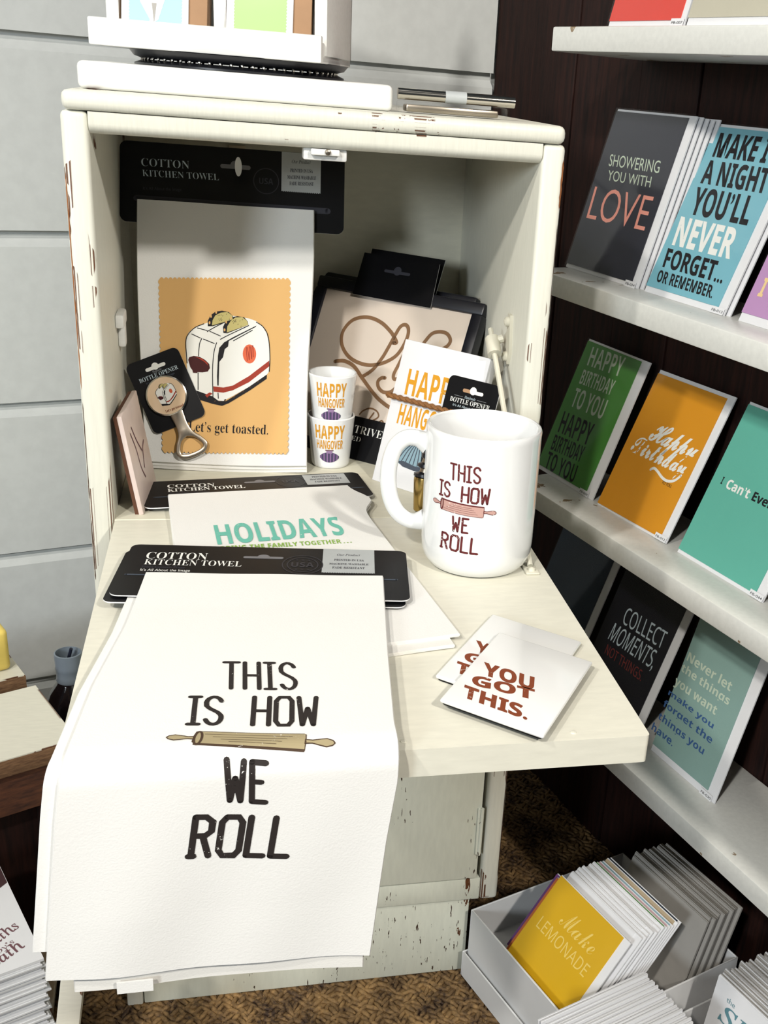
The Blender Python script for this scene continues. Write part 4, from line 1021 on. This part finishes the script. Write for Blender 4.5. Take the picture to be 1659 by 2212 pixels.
MC, MR, MH = (0.1275, -0.1068), 0.0490, 0.1255
mg = thing('coffee_mug', 'large white mug printed THIS IS HOW WE ROLL on the open leaf', 'mug', (MC[0], MC[1], 0))
m = MB()
prof = [(.001, .004), (.034, .0035), (.036, .0003), (.039, .0003), (.0425, .0025), (.0465, .0085), (.0483, .015), (MR, .024), (MR, .06), (MR, .10), (MR, MH - .006), (MR + .0002, MH - .0022), (MR - .0008, MH - .0004), (MR - .0020, MH), (MR - .0034, MH - .0008), (MR - .0042, MH - .003)] + [(MR - .0045, z) for z in (.10, .06, .03, .018)] + [(MR - .008, .011), (MR - .016, .0085), (.001, .008)]
m.lathe(prof, (MC[0], MC[1], 0), 'ceramic', n=96)
mf = lambda a, z, w=0: Vector((MC[0] + (MR + w) * math.sin(a / MR), MC[1] - (MR + w) * math.cos(a / MR), z))
A_ = lambda a, z: (a * MR, z)
mk = 'ink_maroon'
m.strokes('THIS', A_(-.765, .0892), A_(-.240, .0892), A_(-.772, .1025), .0017, .0003, mk, mf, step=.0015)
m.strokes('IS', A_(-.980, .0730), A_(-.762, .0730), A_(-.982, .0856), .0017, .0003, mk, mf, step=.0015, gap=.2)
m.strokes('HOW', A_(-.535, .0716), A_(-.072, .0716), A_(-.533, .0844), .0018, .0003, mk, mf, step=.0015)
m.strokes('WE', A_(-.672, .0445), A_(-.395, .0445), A_(-.670, .0570), .0018, .0003, mk, mf, step=.0015, gap=.3)
m.strokes('ROLL', A_(-.880, .0272), A_(-.205, .0265), A_(-.872, .0406), .0019, .0003, mk, mf, step=.0015, gap=.22)
rolling_pin(m, mf, A_(-1.13, .0662), A_(.072, .0638), .0098, 'ink_pink_wood', 'ink_maroon', .0003, n=48)
m.make('cup', mg)
hd = Vector((-.972, .235, 0)); hp = [(.0470, .1045), (.0560, .1085), (.0660, .1080), (.0745, .1000), (.0790, .0860), (.0800, .0700), (.0775, .0540), (.0720, .0420), (.0640, .0350), (.0555, .0330), (.0470, .0350)]
m = MB(); P = smooth([(MC[0] + hd.x * r, MC[1] + hd.y * r, z) for r, z in hp], 5)
m.tube(P, [.0062 + .0022 * max(0, 1 - min(k, len(P) - 1 - k) / 5) for k in range(len(P))], 'ceramic', n=20, flatten=1.15, up=tuple(hd.cross(Vector((0, 0, 1)))) ); m.make('handle', mg)

def magnet(O, U, V, wd_, hg, z0, pts, lab):
    fr = Fr((O[0], O[1], z0), (U[0], U[1], 0), (V[0], V[1], 0))
    g = thing('fridge_magnet', lab, 'magnet', fr(wd_ / 2, hg / 2, 0), 'YOU GOT THIS magnets')
    m = MB(); m.prism(rr(.001, .001, wd_ - .001, hg - .001, .003), .0002, .0012, 'black_card', fr); m.make('magnet_back', g)
    m = MB(); m.box(0, wd_, 0, hg, .0012, .0042, 'gloss_white', fr, bev=.0014, seg=3)
    for body, q in pts:
        det = fr.U.x * fr.V.y - fr.U.y * fr.V.x
        P = [(((x - O[0]) * fr.V.y - (y - O[1]) * fr.V.x) / det, ((y - O[1]) * fr.U.x - (x - O[0]) * fr.U.y) / det) for x, y in q]
        m.text(boldsans(body), *P, .0043, 'ink_brown', fr, off=.022)
    m.make('face', g); return g
uA, vA = Vector((0.1086 - 0.0516, -0.4129 + 0.3571)), Vector((0.1111 - 0.0516, -0.2618 + 0.3571))
uA = Vector((0.745, -0.667)); vA = Vector((0.550, 0.835))
magnet((0.0555, -0.3170), uA, vA, .0785, .1125, .0002, (('YOU', ((.0900, -.2847), (.1211, -.3101), (.0952, -.2669))), ('GOT', ((.0797, -.2983), (.1183, -.3228), (.0835, -.2845))), ('THIS.', ((.0701, -.3138), (.1070, -.3475), (.0751, -.2979)))), 'lower white YOU GOT THIS magnet half under the other one')
magnet((0.0512, -0.3575), uA, vA, .0785, .1130, .0046, (('YOU', ((.0868, -.3268), (.1179, -.3522), (.0920, -.3090))), ('GOT', ((.0765, -.3404), (.1151, -.3649), (.0803, -.3266))), ('THIS.', ((.0669, -.3559), (.1038, -.3896), (.0719, -.3400)))), 'upper white YOU GOT THIS magnet nearest the leaf edge')

# ------------------------------------------------------------------ greeting cards on the shelves
def cardframe(z, lean, q=0.38, s=0.0, roll=0.0):
    a = math.radians(lean)
    f = Fr(NV * q + SV * s + Vector((0, 0, z + 0.0004)), SV, NV * math.sin(a) + Vector((0, 0, math.cos(a))))
    return f.turn(roll) if roll else f
def shelf_card(fr, lab, u0, u1, h, p, color, texts=(), code=None, backs=0, group=None, blab=None, draw=None):
    """p = (u0, u1, v0, v1) of the coloured card front on the white envelope"""
    if backs:
        src = None
        for k in range(backs):
            off = fr.N * (-0.0042 * (k + 1)) + fr.U * (0.0045 * (k + 1)) + fr.V * (-0.0006 * (k % 3)) + Vector((0, 0, 0.0008 * (k + 1)))
            if src is None:
                g = thing('greeting_card', blab, 'card', fr((u0 + u1) / 2, 0, -.001) + off, group)
                f2 = Fr(fr.O + off, fr.U, fr.V)
                m = MB(); m.box(u0, u1, 0, h, -.0022, -.0008, 'paper_white', f2); m.make('envelope', g)
                m = MB(); m.box(p[0], p[1], p[2], p[3], -.0007, .0, color, f2); m.make('card_front', g)
                src = g; base = off
            else: dup(src, off - base)
    g = thing('greeting_card', lab, 'card', fr((u0 + u1) / 2, 0, 0))
    m = MB(); m.box(u0, u1, 0, h, -.0022, -.0006, 'paper_white', fr)
    if code:
        cu, cv = code[1], code[2]; m.flat([(cu - .0105, cv - .003), (cu + .0095, cv - .003), (cu + .0095, cv + .0038), (cu - .0105, cv + .0038)], .0008, 'paper_white', fr)
        m.line(code[0], cu - .0085, cu + .0080, cv - .0012, cv + .0013, .0010, 'ink_black', fr)
    m.make('envelope', g)
    m = MB(); m.box(p[0], p[1], p[2], p[3], -.0005, .0004, color, fr)
    for body, q, mat, off in texts: m.text(body, q[0], q[1], q[2], .0006, mat, fr, off=off)
    if draw: draw(m, fr)
    m.make('card_front', g)
    m = MB(); m.box(u0 - .001, u1 + .0015, 0.0002, h + .001, .0014, .0016, 'sleeve_film', fr); m.make('clear_sleeve', g)
    return g
Q = lambda u0, u1, v0, v1: ((u0, v0), (u1, v0), (u0, v1))
S1, S2, S3, S4 = SHZ
F1 = cardframe(S1, 14, .345)
shelf_card(F1, 'plain red card with white envelope on the topmost shelf', -.113, .0115, .176, (-.113, .0035, .0055, .172), 'panel_red', code=('FB-007', .0015, .0030))
shelf_card(F1, 'plain beige card beside the red one on the topmost shelf', .0150, .140, .176, (.0150, .130, .0075, .172), 'panel_beige')
F2 = cardframe(S2, 16)
shelf_card(F2, 'black card reading SHOWERING YOU WITH LOVE, front of its stack', -.2025, -.0570, .1837, (-.2025, -.0695, .0045, .1812), 'panel_charcoal',
    [('SHOWERING', ((-.1830, .1205), (-.0875, .1215), (-.1862, .1335)), 'ink_pale_green', 0), ('YOU WITH', ((-.1765, .1048), (-.0940, .1055), (-.1795, .1160)), 'ink_pale_green', 0),
     ('LOVE', ((-.1924, .0590), (-.0785, .0600), (-.1952, .0960)), 'ink_rosegold', -.006)], code=('FB-034', -.0700, .0022), backs=4,
    group='cards stacked behind the black LOVE card', blab='white edged card stacked behind the black LOVE card')
B2 = cardframe(S2, 22)
shelf_card(B2, 'light blue card about a night to remember on the second shelf', -.0445, .0875, .1848, (-.0445, .0756, .0065, .1815), 'panel_blue',
    [(boldsans('MAKE IT'), ((-.0308, .1505), (.0640, .1512), (-.0335, .1755)), 'ink_black', .012), (boldsans('A NIGHT'), ((-.0310, .1220), (.0690, .1222), (-.0365, .1466)), 'ink_black', .012),
     (boldsans('YOU’LL'), ((-.0269, .0890), (.0643, .0893), (-.0320, .1178)), 'ink_black', .012), (boldsans('NEVER'), ((-.0323, .0544), (.0619, .0542), (-.0370, .0845)), 'ink_white', .016),
     (boldsans('FORGET...'), ((-.0318, .0296), (.0660, .0292), (-.0355, .0499)), 'ink_black', .010), (boldsans('OR REMEMBER.'), ((-.0313, .0132), (.0616, .0127), (-.0340, .0258)), 'ink_black', .006)], code=('FB-013', .0775, .0026),
    backs=1, group='cards stacked behind the light blue card', blab='card hidden behind the light blue card, its edge showing')
shelf_card(B2, 'lilac card at the picture edge on the second shelf', .1095, .2400, .1848, (.1095, .2285, .0085, .1815), 'panel_lilac',
    [(boldsans('W'), Q(.1230, .1430, .0500, .0690), 'ink_pale_yellow', .01), (boldsans('I W'), Q(.1200, .1520, .0270, .0450), 'ink_pale_yellow', .01)])
F3 = cardframe(S3, 20.5)
tg = lambda *a: [(boldsans(b), q, mt, -.006) for b, q, mt in a]
shelf_card(F3, 'green HAPPY BIRTHDAY TO YOU card in the shade of the cabinet', -.2260, -.0955, .1755, (-.2260, -.1115, .0050, .1730), 'panel_green',
    tg(('HAPPY', ((-.2085, .1440), (-.1375, .1465), (-.2115, .1680)), 'ink_pale_green'), ('BIRTHDAY', ((-.2092, .1194), (-.1400, .1222), (-.2105, .1380)), 'ink_pale_green'), ('TO YOU', ((-.2080, .0894), (-.1386, .0915), (-.2098, .1140)), 'ink_pale_green'),
       ('HAPPY', ((-.2115, .0530), (-.1425, .0555), (-.2150, .0805)), 'ink_black'), ('BIRTHDAY', ((-.2115, .0290), (-.1438, .0330), (-.2136, .0490)), 'ink_black'), ('TO YOU', ((-.2085, .0045), (-.1414, .0066), (-.2120, .0265)), 'ink_black')), code=('FB-009', -.1140, .0028))
O3 = cardframe(S3, 24, roll=.018)
def swash(m, fr):
    P = [(-.0235, .0655), (-.0190, .0685), (-.0110, .0668), (.0000, .0630), (.0100, .0622), (.0200, .0660), (.0262, .0740)]
    for i, w_ in ((0, .0032),): m.ribbon(smooth(P, 6), w_, .0007, 'ink_white', fr)
shelf_card(O3, 'orange card with white looping Happy Birthday on the third shelf', -.0840, .0500, .1745, (-.0840, .0385, .0030, .1700), 'panel_orange',
    [(script('Happy'), ((-.0511, .0960), (.0311, .0955), (-.0450, .1190)), 'ink_white', .02), (script('Birthday'), ((-.0713, .0749), (.0287, .0750), (-.0700, .0950)), 'ink_white', .02),
     ('TO YOU.', Q(.0028, .0200, .0570, .0605), 'ink_black', .01)], code=('FB-012', .0400, .0030), draw=swash)
T3 = cardframe(S3, 23)
shelf_card(T3, 'turquoise I Can’t Even card at the right end of the third shelf', .0715, .2080, .1765, (.0715, .1955, .0040, .1735), 'panel_teal',
    [(boldsans('I'), Q(.0852, .0878, .0860, .0940), 'ink_black', 0), (boldsans('Can’t'), Q(.0945, .1300, .0845, .0948), 'ink_white', .01), (boldsans('Even'), Q(.1350, .1660, .0850, .0945), 'ink_black', .01)], code=('FB-044', .1985, .0030))
F4 = cardframe(S4, 20)
shelf_card(F4, 'dark navy blank card at the left end of the lowest shelf', -.2310, -.0985, .1765, (-.2310, -.1110, .005, .173), 'panel_navy')
shelf_card(F4, 'black card reading COLLECT MOMENTS, NOT THINGS on the lowest shelf', -.0835, .0500, .1790, (-.0835, .0375, .005, .175), 'panel_black',
    [(thinsans('COLLECT'), ((-.0518, .1045), (.0288, .1075), (-.0540, .1260)), 'ink_silver', .0), (thinsans('MOMENTS,'), ((-.0640, .0770), (.0262, .0800), (-.0625, .0998)), 'ink_silver', .0), (thinsans('NOT THINGS.'), ((-.0590, .0590), (.0180, .0592), (-.0600, .0715)), 'ink_dull_red', .0)])
N4 = cardframe(S4, 15)
nv_ = [('Never let', .0802, .1563, .1180, .1290, 'ink_pale_green'), ('the things', .0775, .1610, .1035, .1135, 'ink_pale_green'), ('you want', .0750, .1490, .0850, .0945, 'ink_pale_green'), ('make you', .0722, .1527, .0700, .0772, 'ink_blue'),
       ('forget the', .0708, .1585, .0545, .0632, 'ink_blue'), ('things you', .0705, .1533, .0380, .0468, 'ink_blue'), ('have.', .0668, .1067, .0215, .0308, 'ink_blue')]
shelf_card(N4, 'sage green card reading Never let the things you want on the lowest shelf', .0770, .1925, .1790, (.0770, .1780, .0080, .1745), 'panel_sage',
    [(boldsans(b), Q(a, c, d, e), mt, .004) for b, a, c, d, e, mt in nv_], code=('FB-030', .1785, .0024))

# ------------------------------------------------------------------ white card boxes on the floor at the right
B1 = yawed((0.1763, -0.0045, FLOOR + 0.006), 20)          # u along the back edge, v toward the wall behind (use negative v)
def open_box(nm, lab, fr, u0, u1, v0, v1, h, low, tray):
    g = thing(nm, lab, 'box', fr((u0 + u1) / 2, (v0 + v1) / 2, 0))
    t = .0022; m = MB()
    for a, b, c, d in ((u0, u1, v1 - t, v1), (u0, u1, v0, v0 + t), (u0, u0 + t, v0 + t, v1 - t), (u1 - t, u1, v0 + t, v1 - t)): m.box(a, b, c, d, .0006, h, 'card_box_white', fr, bev=.0006, seg=1)
    m.box(u0 + t, u1 - t, v0 + t, v1 - t, tray, tray + .002, 'card_box_white', fr); m.make('inner_tray', g)
    o = .0045; m = MB()
    for a, b, c, d in ((u0 - o, u1 + o, v1 + o - t, v1 + o), (u0 - o, u1 + o, v0 - o, v0 - o + t), (u0 - o, u0 - o + t, v0 - o + t, v1 + o - t), (u1 + o - t, u1 + o, v0 - o + t, v1 + o - t)): m.box(a, b, c, d, .0003, low, 'card_box_white', fr, bev=.0006, seg=1)
    m.make('outer_lid', g); return g
wbox = open_box('card_box', 'open white two-tier box of cards holding the yellow LEMONADE card', B1, 0, .225, -.207, 0, .0987, .036, .050)
def rack_card(fr_, u_off, e1, wd_, hg, base, lean, color, lab, group=None, border=.010, draw=None, env='paper_white'):
    a = math.radians(lean)
    f = Fr(fr_(u_off, e1, base), -fr_.V, fr_.U * math.sin(a) + Vector((0, 0, math.cos(a))))
    g = thing('greeting_card', lab, 'card', f(wd_ / 2, 0, 0), group)
    m = MB(); m.box(0, wd_, 0, hg, -.0020, -.0005, env, f); m.make('envelope', g)
    m = MB(); m.box(0, wd_ - border, 0, hg - .001, -.0004, .0004, color, f)
    if draw: draw(m, f)
    m.make('card_front', g)
    return g
def lemon(m, f):
    m.line(script('Make'), .034, .092, .0680, .0880, .0006, 'ink_lemon', f, off=-.006)
    m.line(thinsans('LEMONADE'), .012, .100, .0470, .0610, .0006, 'ink_lemon', f)
rack_card(B1, .0060, -.066, .122, .1080, .0840, 39, 'panel_yellow', 'yellow Make LEMONADE card at the front of the white box', draw=lemon)
rest = [('panel_coral', 'orange card peeking out behind the yellow LEMONADE card', .006), ('panel_purple', 'purple card peeking out behind the orange card in the white box', .012),
        ('paper_white', None, 0), ('paper_white', None, -.001), ('paper_white', None, .001), ('paper_white', None, 0), ('paper_white', None, -.001), ('paper_white', None, .0005), ('paper_white', None, 0),
        ('panel_leaf', 'grass green card edge in the middle of the white box stack', 0), ('panel_pink', 'pale pink card just behind the grass green one', 0), ('panel_sky', 'sky blue card edge near the back of the stack', 0),
        ('panel_tan', 'tan card edge near the back of the stack', 0), ('panel_navy', 'navy card at the very back of the leaning stack', 0)]
wsrc = None
for k, (c, lb, dv) in enumerate(rest):
    u = .0060 + .0050 * (k + 1); e1 = -.066 + dv
    hg = .1080 - .001 * (k % 3) - (.009 if k < 2 else 0)
    if lb: rack_card(B1, u, e1, .122, hg, .0840, 39, c, lb, border=.004 if k > 1 else .010)
    elif wsrc is None: wsrc = rack_card(B1, u, e1, .122, .108, .0840, 39, c, 'white card in the leaning stack behind the yellow card', 'white cards behind the yellow card'); w0 = (u, e1)
    else: dup(wsrc, B1(u, e1, 0.0012 * (k % 3)) - B1(w0[0], w0[1], 0))
m = MB(); m.box(.0026, .100, -.192, -.058, .0525, .0828, 'card_box_white', B1, bev=.001); m.make('insert', wbox)
ksrc = None
for k in range(12):
    u = .147 + .0044 * k; e1 = -.068 + .002 * math.sin(k * 2.1)
    if ksrc is None: ksrc = rack_card(B1, u, e1, .128, .110, .0535, 16, 'grey_kraft', 'grey card in the tight stack at the far end of the white box', 'grey cards in the white box', border=0, env='grey_kraft'); k0 = (u, e1)
    else: dup(ksrc, B1(u, e1, .0015 * math.sin(k * 1.7) + .0015) - B1(k0[0], k0[1], 0))
open_box('card_box', 'second white box of cards partly cut off at the picture bottom', B1, -.060, .330, -.430, -.2175, .070, .030, .002)
esrc = None
a = math.radians(-9)
for k in range(22):
    P = B1(-.050 + .0008 * math.sin(k * 2.7), -.2245 - .0042 * k, .0045)
    if esrc is None:
        f = Fr(P, B1.U, Vector((0, 0, 1)) * math.cos(a) + B1.V * -math.sin(a))
        esrc = thing('envelope', 'white envelope standing on edge in the second box', 'envelope', f(.0675, 0, 0), 'white envelopes standing in the second box')
        m = MB(); m.box(0, .135, 0, .135, -.0012, .0012, 'envelope_white', f, bev=.0005, seg=1); m.make('sheet', esrc)
        m = MB(); m.prism([(.002, .1345), (.133, .1345), (.0675, .075)], .0013, .0016, 'envelope_white', f); m.make('flap', esrc); p0 = P
    else: dup(esrc, P - p0 + Vector((0, 0, .0015 * math.sin(k * 1.9))))
def sky(m, f):
    m.line('the', .018, .030, .1130, .1190, .0006, 'ink_teal', f); m.line(ital('Sky'), .014, .075, .0880, .1100, .0006, 'ink_teal', f, off=.012)
rack_card(B1, .136, -.2430, .120, .133, .0045, 8, 'paper_white', 'white card lettered the Sky in the second box', border=0, draw=sky)
ssrc = None
for k in range(18):
    u = .1405 + .0046 * k; e1 = -.2430 + .0022 * math.sin(k * 2.3)
    if ssrc is None: ssrc = rack_card(B1, u, e1, .120, .133, .0045, 8, 'grey_kraft', 'card stacked behind the Sky card in the second box', 'cards behind the Sky card', border=0, env='paper_white'); s0 = (u, e1)
    else: dup(ssrc, B1(u, e1, .0022 * math.sin(k * 1.3)) - B1(s0[0], s0[1], 0))

# ------------------------------------------------------------------ left side: benches, bottle, candle, card pile
def plank_stand(nm, lab, cat, fr, L, D, ztop, th, leg_in, apron):
    g = thing(nm, lab, cat, fr(-L / 2, -D / 2, FLOOR))
    m = MB(); m.box(-L, 0, -D, 0, ztop - th, ztop, 'raw_edge', fr, bev=.0012); m.box(-L + .0006, -.0006, -D + .0006, -.0006, ztop - .001, ztop + .0008, 'aged_cream', fr, bev=.0005, seg=1); m.make('top_plank', g)
    m = MB(); m.box(-L + leg_in, -leg_in, -D + .008, -D + .022, ztop - th - apron, ztop - th, 'brown_wood', fr, bev=.001); m.make('apron', g)
    m = MB(); m.box(-leg_in - .014, -leg_in, -D + .022, -.008, ztop - th - apron, ztop - th, 'brown_wood', fr, bev=.001); m.make('apron', g)
    m = MB(); m.box(-L + leg_in + .002, -leg_in - .002, -D + .030, -D + .040, FLOOR + .0035, ztop - th, 'dark_planks', fr, bev=.001); m.make('dark_filler', g)  # dark sheet added to stand in for the darkness under the top
    for u in (-leg_in - .02, -L + leg_in):
        for v in (-D + .008, -.028):
            m = MB(); m.box(u, u + .02, v, v + .02, FLOOR + .0035, ztop - th - apron, 'dark_planks', fr, bev=.001); m.make('leg', g)
    return g
ZW = Fr((0, 0, 0), (1, 0, 0), (0, 1, 0))
BB = yawed((-0.2945, 0.1475, 0.0), 26)
plank_stand('plank_bench', 'low bench with worn cream top plank and brown edge left of the cabinet', 'bench', BB, .46, .130, -.25, .019, .02, .050)
BA = yawed((-0.3125, 0.192, 0.0), 26)
g = plank_stand('plank_bench', 'back bench with worn cream top carrying the yellow candle', 'bench', BA.shift(0, .13, 0), .46, .13, -.262, .016, .016, .06)
cnd = thing('candle', 'yellow rounded block candle at the left picture edge', 'candle', (-0.345, 0.208, -0.262))
m = MB(); m.box(-.034, 0, 0, .040, .0010, .052, 'yellow_wax', yawed((-0.3290, 0.205, -0.262), 26), bev=.006, seg=3); m.make('block', cnd)
m = MB(); m.tube([BA(-.030, .03, -.262 + .0515), BA(-.0302, .03, -.262 + .060)], .0008, 'ink_black', n=6); m.make('wick', cnd)
crt = MB(); crt.box(-.045, .045, -.045, .045, FLOOR + .0035, -.470, 'brown_wood', yawed((-0.286, 0.25, 0), 12), bev=.0015)
tag(crt.make('wooden_block', origin=(-0.286, 0.25, FLOOR)), 'dark wooden block under the frosted cap bottle', 'block')
bt = thing('glass_bottle', 'dark round bottle with a frosted open cap beside the cabinet', 'bottle', (-0.2745, 0.245, -.4698))
bc_ = (-0.2745, 0.245, -.4698)
m = MB(); m.lathe([(.026, 0), (.030, .003), (.032, .010), (.032, .125), (.030, .140), (.024, .156), (.0155, .168), (.0135, .173), (.0135, .182), (.001, .182)], bc_, 'amber_dark', n=40); m.make('body', bt)
m = MB(); m.lathe([(.0150, .171), (.0158, .173), (.0150, .178), (.0150, .186), (.0158, .188), (.0152, .192), (.0158, .205), (.0156, .2075), (.0140, .2080), (.0135, .205), (.0132, .192), (.001, .191)], bc_, 'frosted_cap', n=40); m.make('cap', bt)
m = MB(); m.tube([(bc_[0] - .002, bc_[1] + .004, bc_[2] + .192), (bc_[0] + .004, bc_[1] + .001, bc_[2] + .212)], .0020, 'blue_black', n=8); m.make('straw', bt)
# ladder stand with the pile of cards
ld_ = thing('ladder_stand', 'worn white wooden ladder stand beside the card pile, lower left', 'stand', (-0.30, -0.19, FLOOR))
LA = Vector((-0.2155, -0.205, -0.300)); LB = Vector((-0.2590, -0.205, FLOOR + .0035))
for off in (Vector((0, 0, 0)), Vector((-0.035, 0.20, 0))):
    a, b = LA + off, LB + off; ax = (a - b); Lh = ax.length
    f = Fr(b, Vector((1, 0, -.1525)), Vector((0, 1, 0)))
    m = MB(); m.box(-.0095, .0095, -.016, .016, 0, Lh, 'aged_cream', f, bev=.0015); m.make('leg', ld_)
CP = Fr((-0.2490, -0.1700, 0), (0.917, 0.40, 0), (-0.40, 0.917, 0))
m = MB(); m.box(-.135, -.004, .004, .150, -.470, -.458, 'brown_wood', CP, bev=.001); m.make('shelf', ld_)
m = MB(); m.box(-.130, -.110, .02, .04, FLOOR + .0035, -.470, 'brown_wood', CP); m.make('post', ld_)
psrc = None
for k in range(30):
    z = -.4575 + .0036 * k
    dx, dy = .0028 * math.sin(k * 2.3) + .0012 * math.sin(k * 5.1), .0018 * math.sin(k * 1.9)
    if psrc is None:
        psrc = thing('greeting_card', 'white card in the pile under the baby breath card', 'card', CP(-.055, .08, z), 'piled cards at lower left')
        f = CP.shift(-.112, 0, z)
        m = MB(); m.box(0, .110, 0, .160, .0002, .0017, 'paper_white', f); m.make('envelope', psrc)
        m = MB(); m.box(.001, .109, .001, .157, .0018, .0033, 'paper_white', f); m.make('card_front', psrc)
    else: dup(psrc, CP(dx, dy, z) - CP(0, 0, -.4575))
g = thing('greeting_card', 'topmost pale card of the lower left pile, lettered breath with maroon paint', 'card', CP(-.055, .08, -.3495))
f = CP.shift(-.112, 0, -.3494)
m = MB(); m.box(0, .110, 0, .160, .0002, .0017, 'paper_white', f); m.make('envelope', g)
m = MB(); m.box(0, .110, 0, .160, .0018, .0028, 'paper_white', f)
m.flat([(0, .1595), (.1095, .1595), (.1095, .118), (.100, .112), (.092, .116), (.080, .108), (.07, .111), (.055, .104), (.04, .108), (.02, .100), (0, .104)], .0030, 'paint_maroon', f)
m.text(ital('Wreaths'), (.0590, .0260), (.1040, .0510), (.0530, .0370), .0030, 'ink_mauve', f, off=.008)
m.text(ital('Baby’s'), (.0650, .0180), (.0950, .0330), (.0620, .0240), .0030, 'ink_mauve', f)
m.text(ital('Breath'), (.0560, .0020), (.1010, .0230), (.0500, .0140), .0030, 'ink_mauve', f, off=.01)
m.make('card_front', g)
for o in bpy.data.objects:
    if '_o' in o: del o['_o']
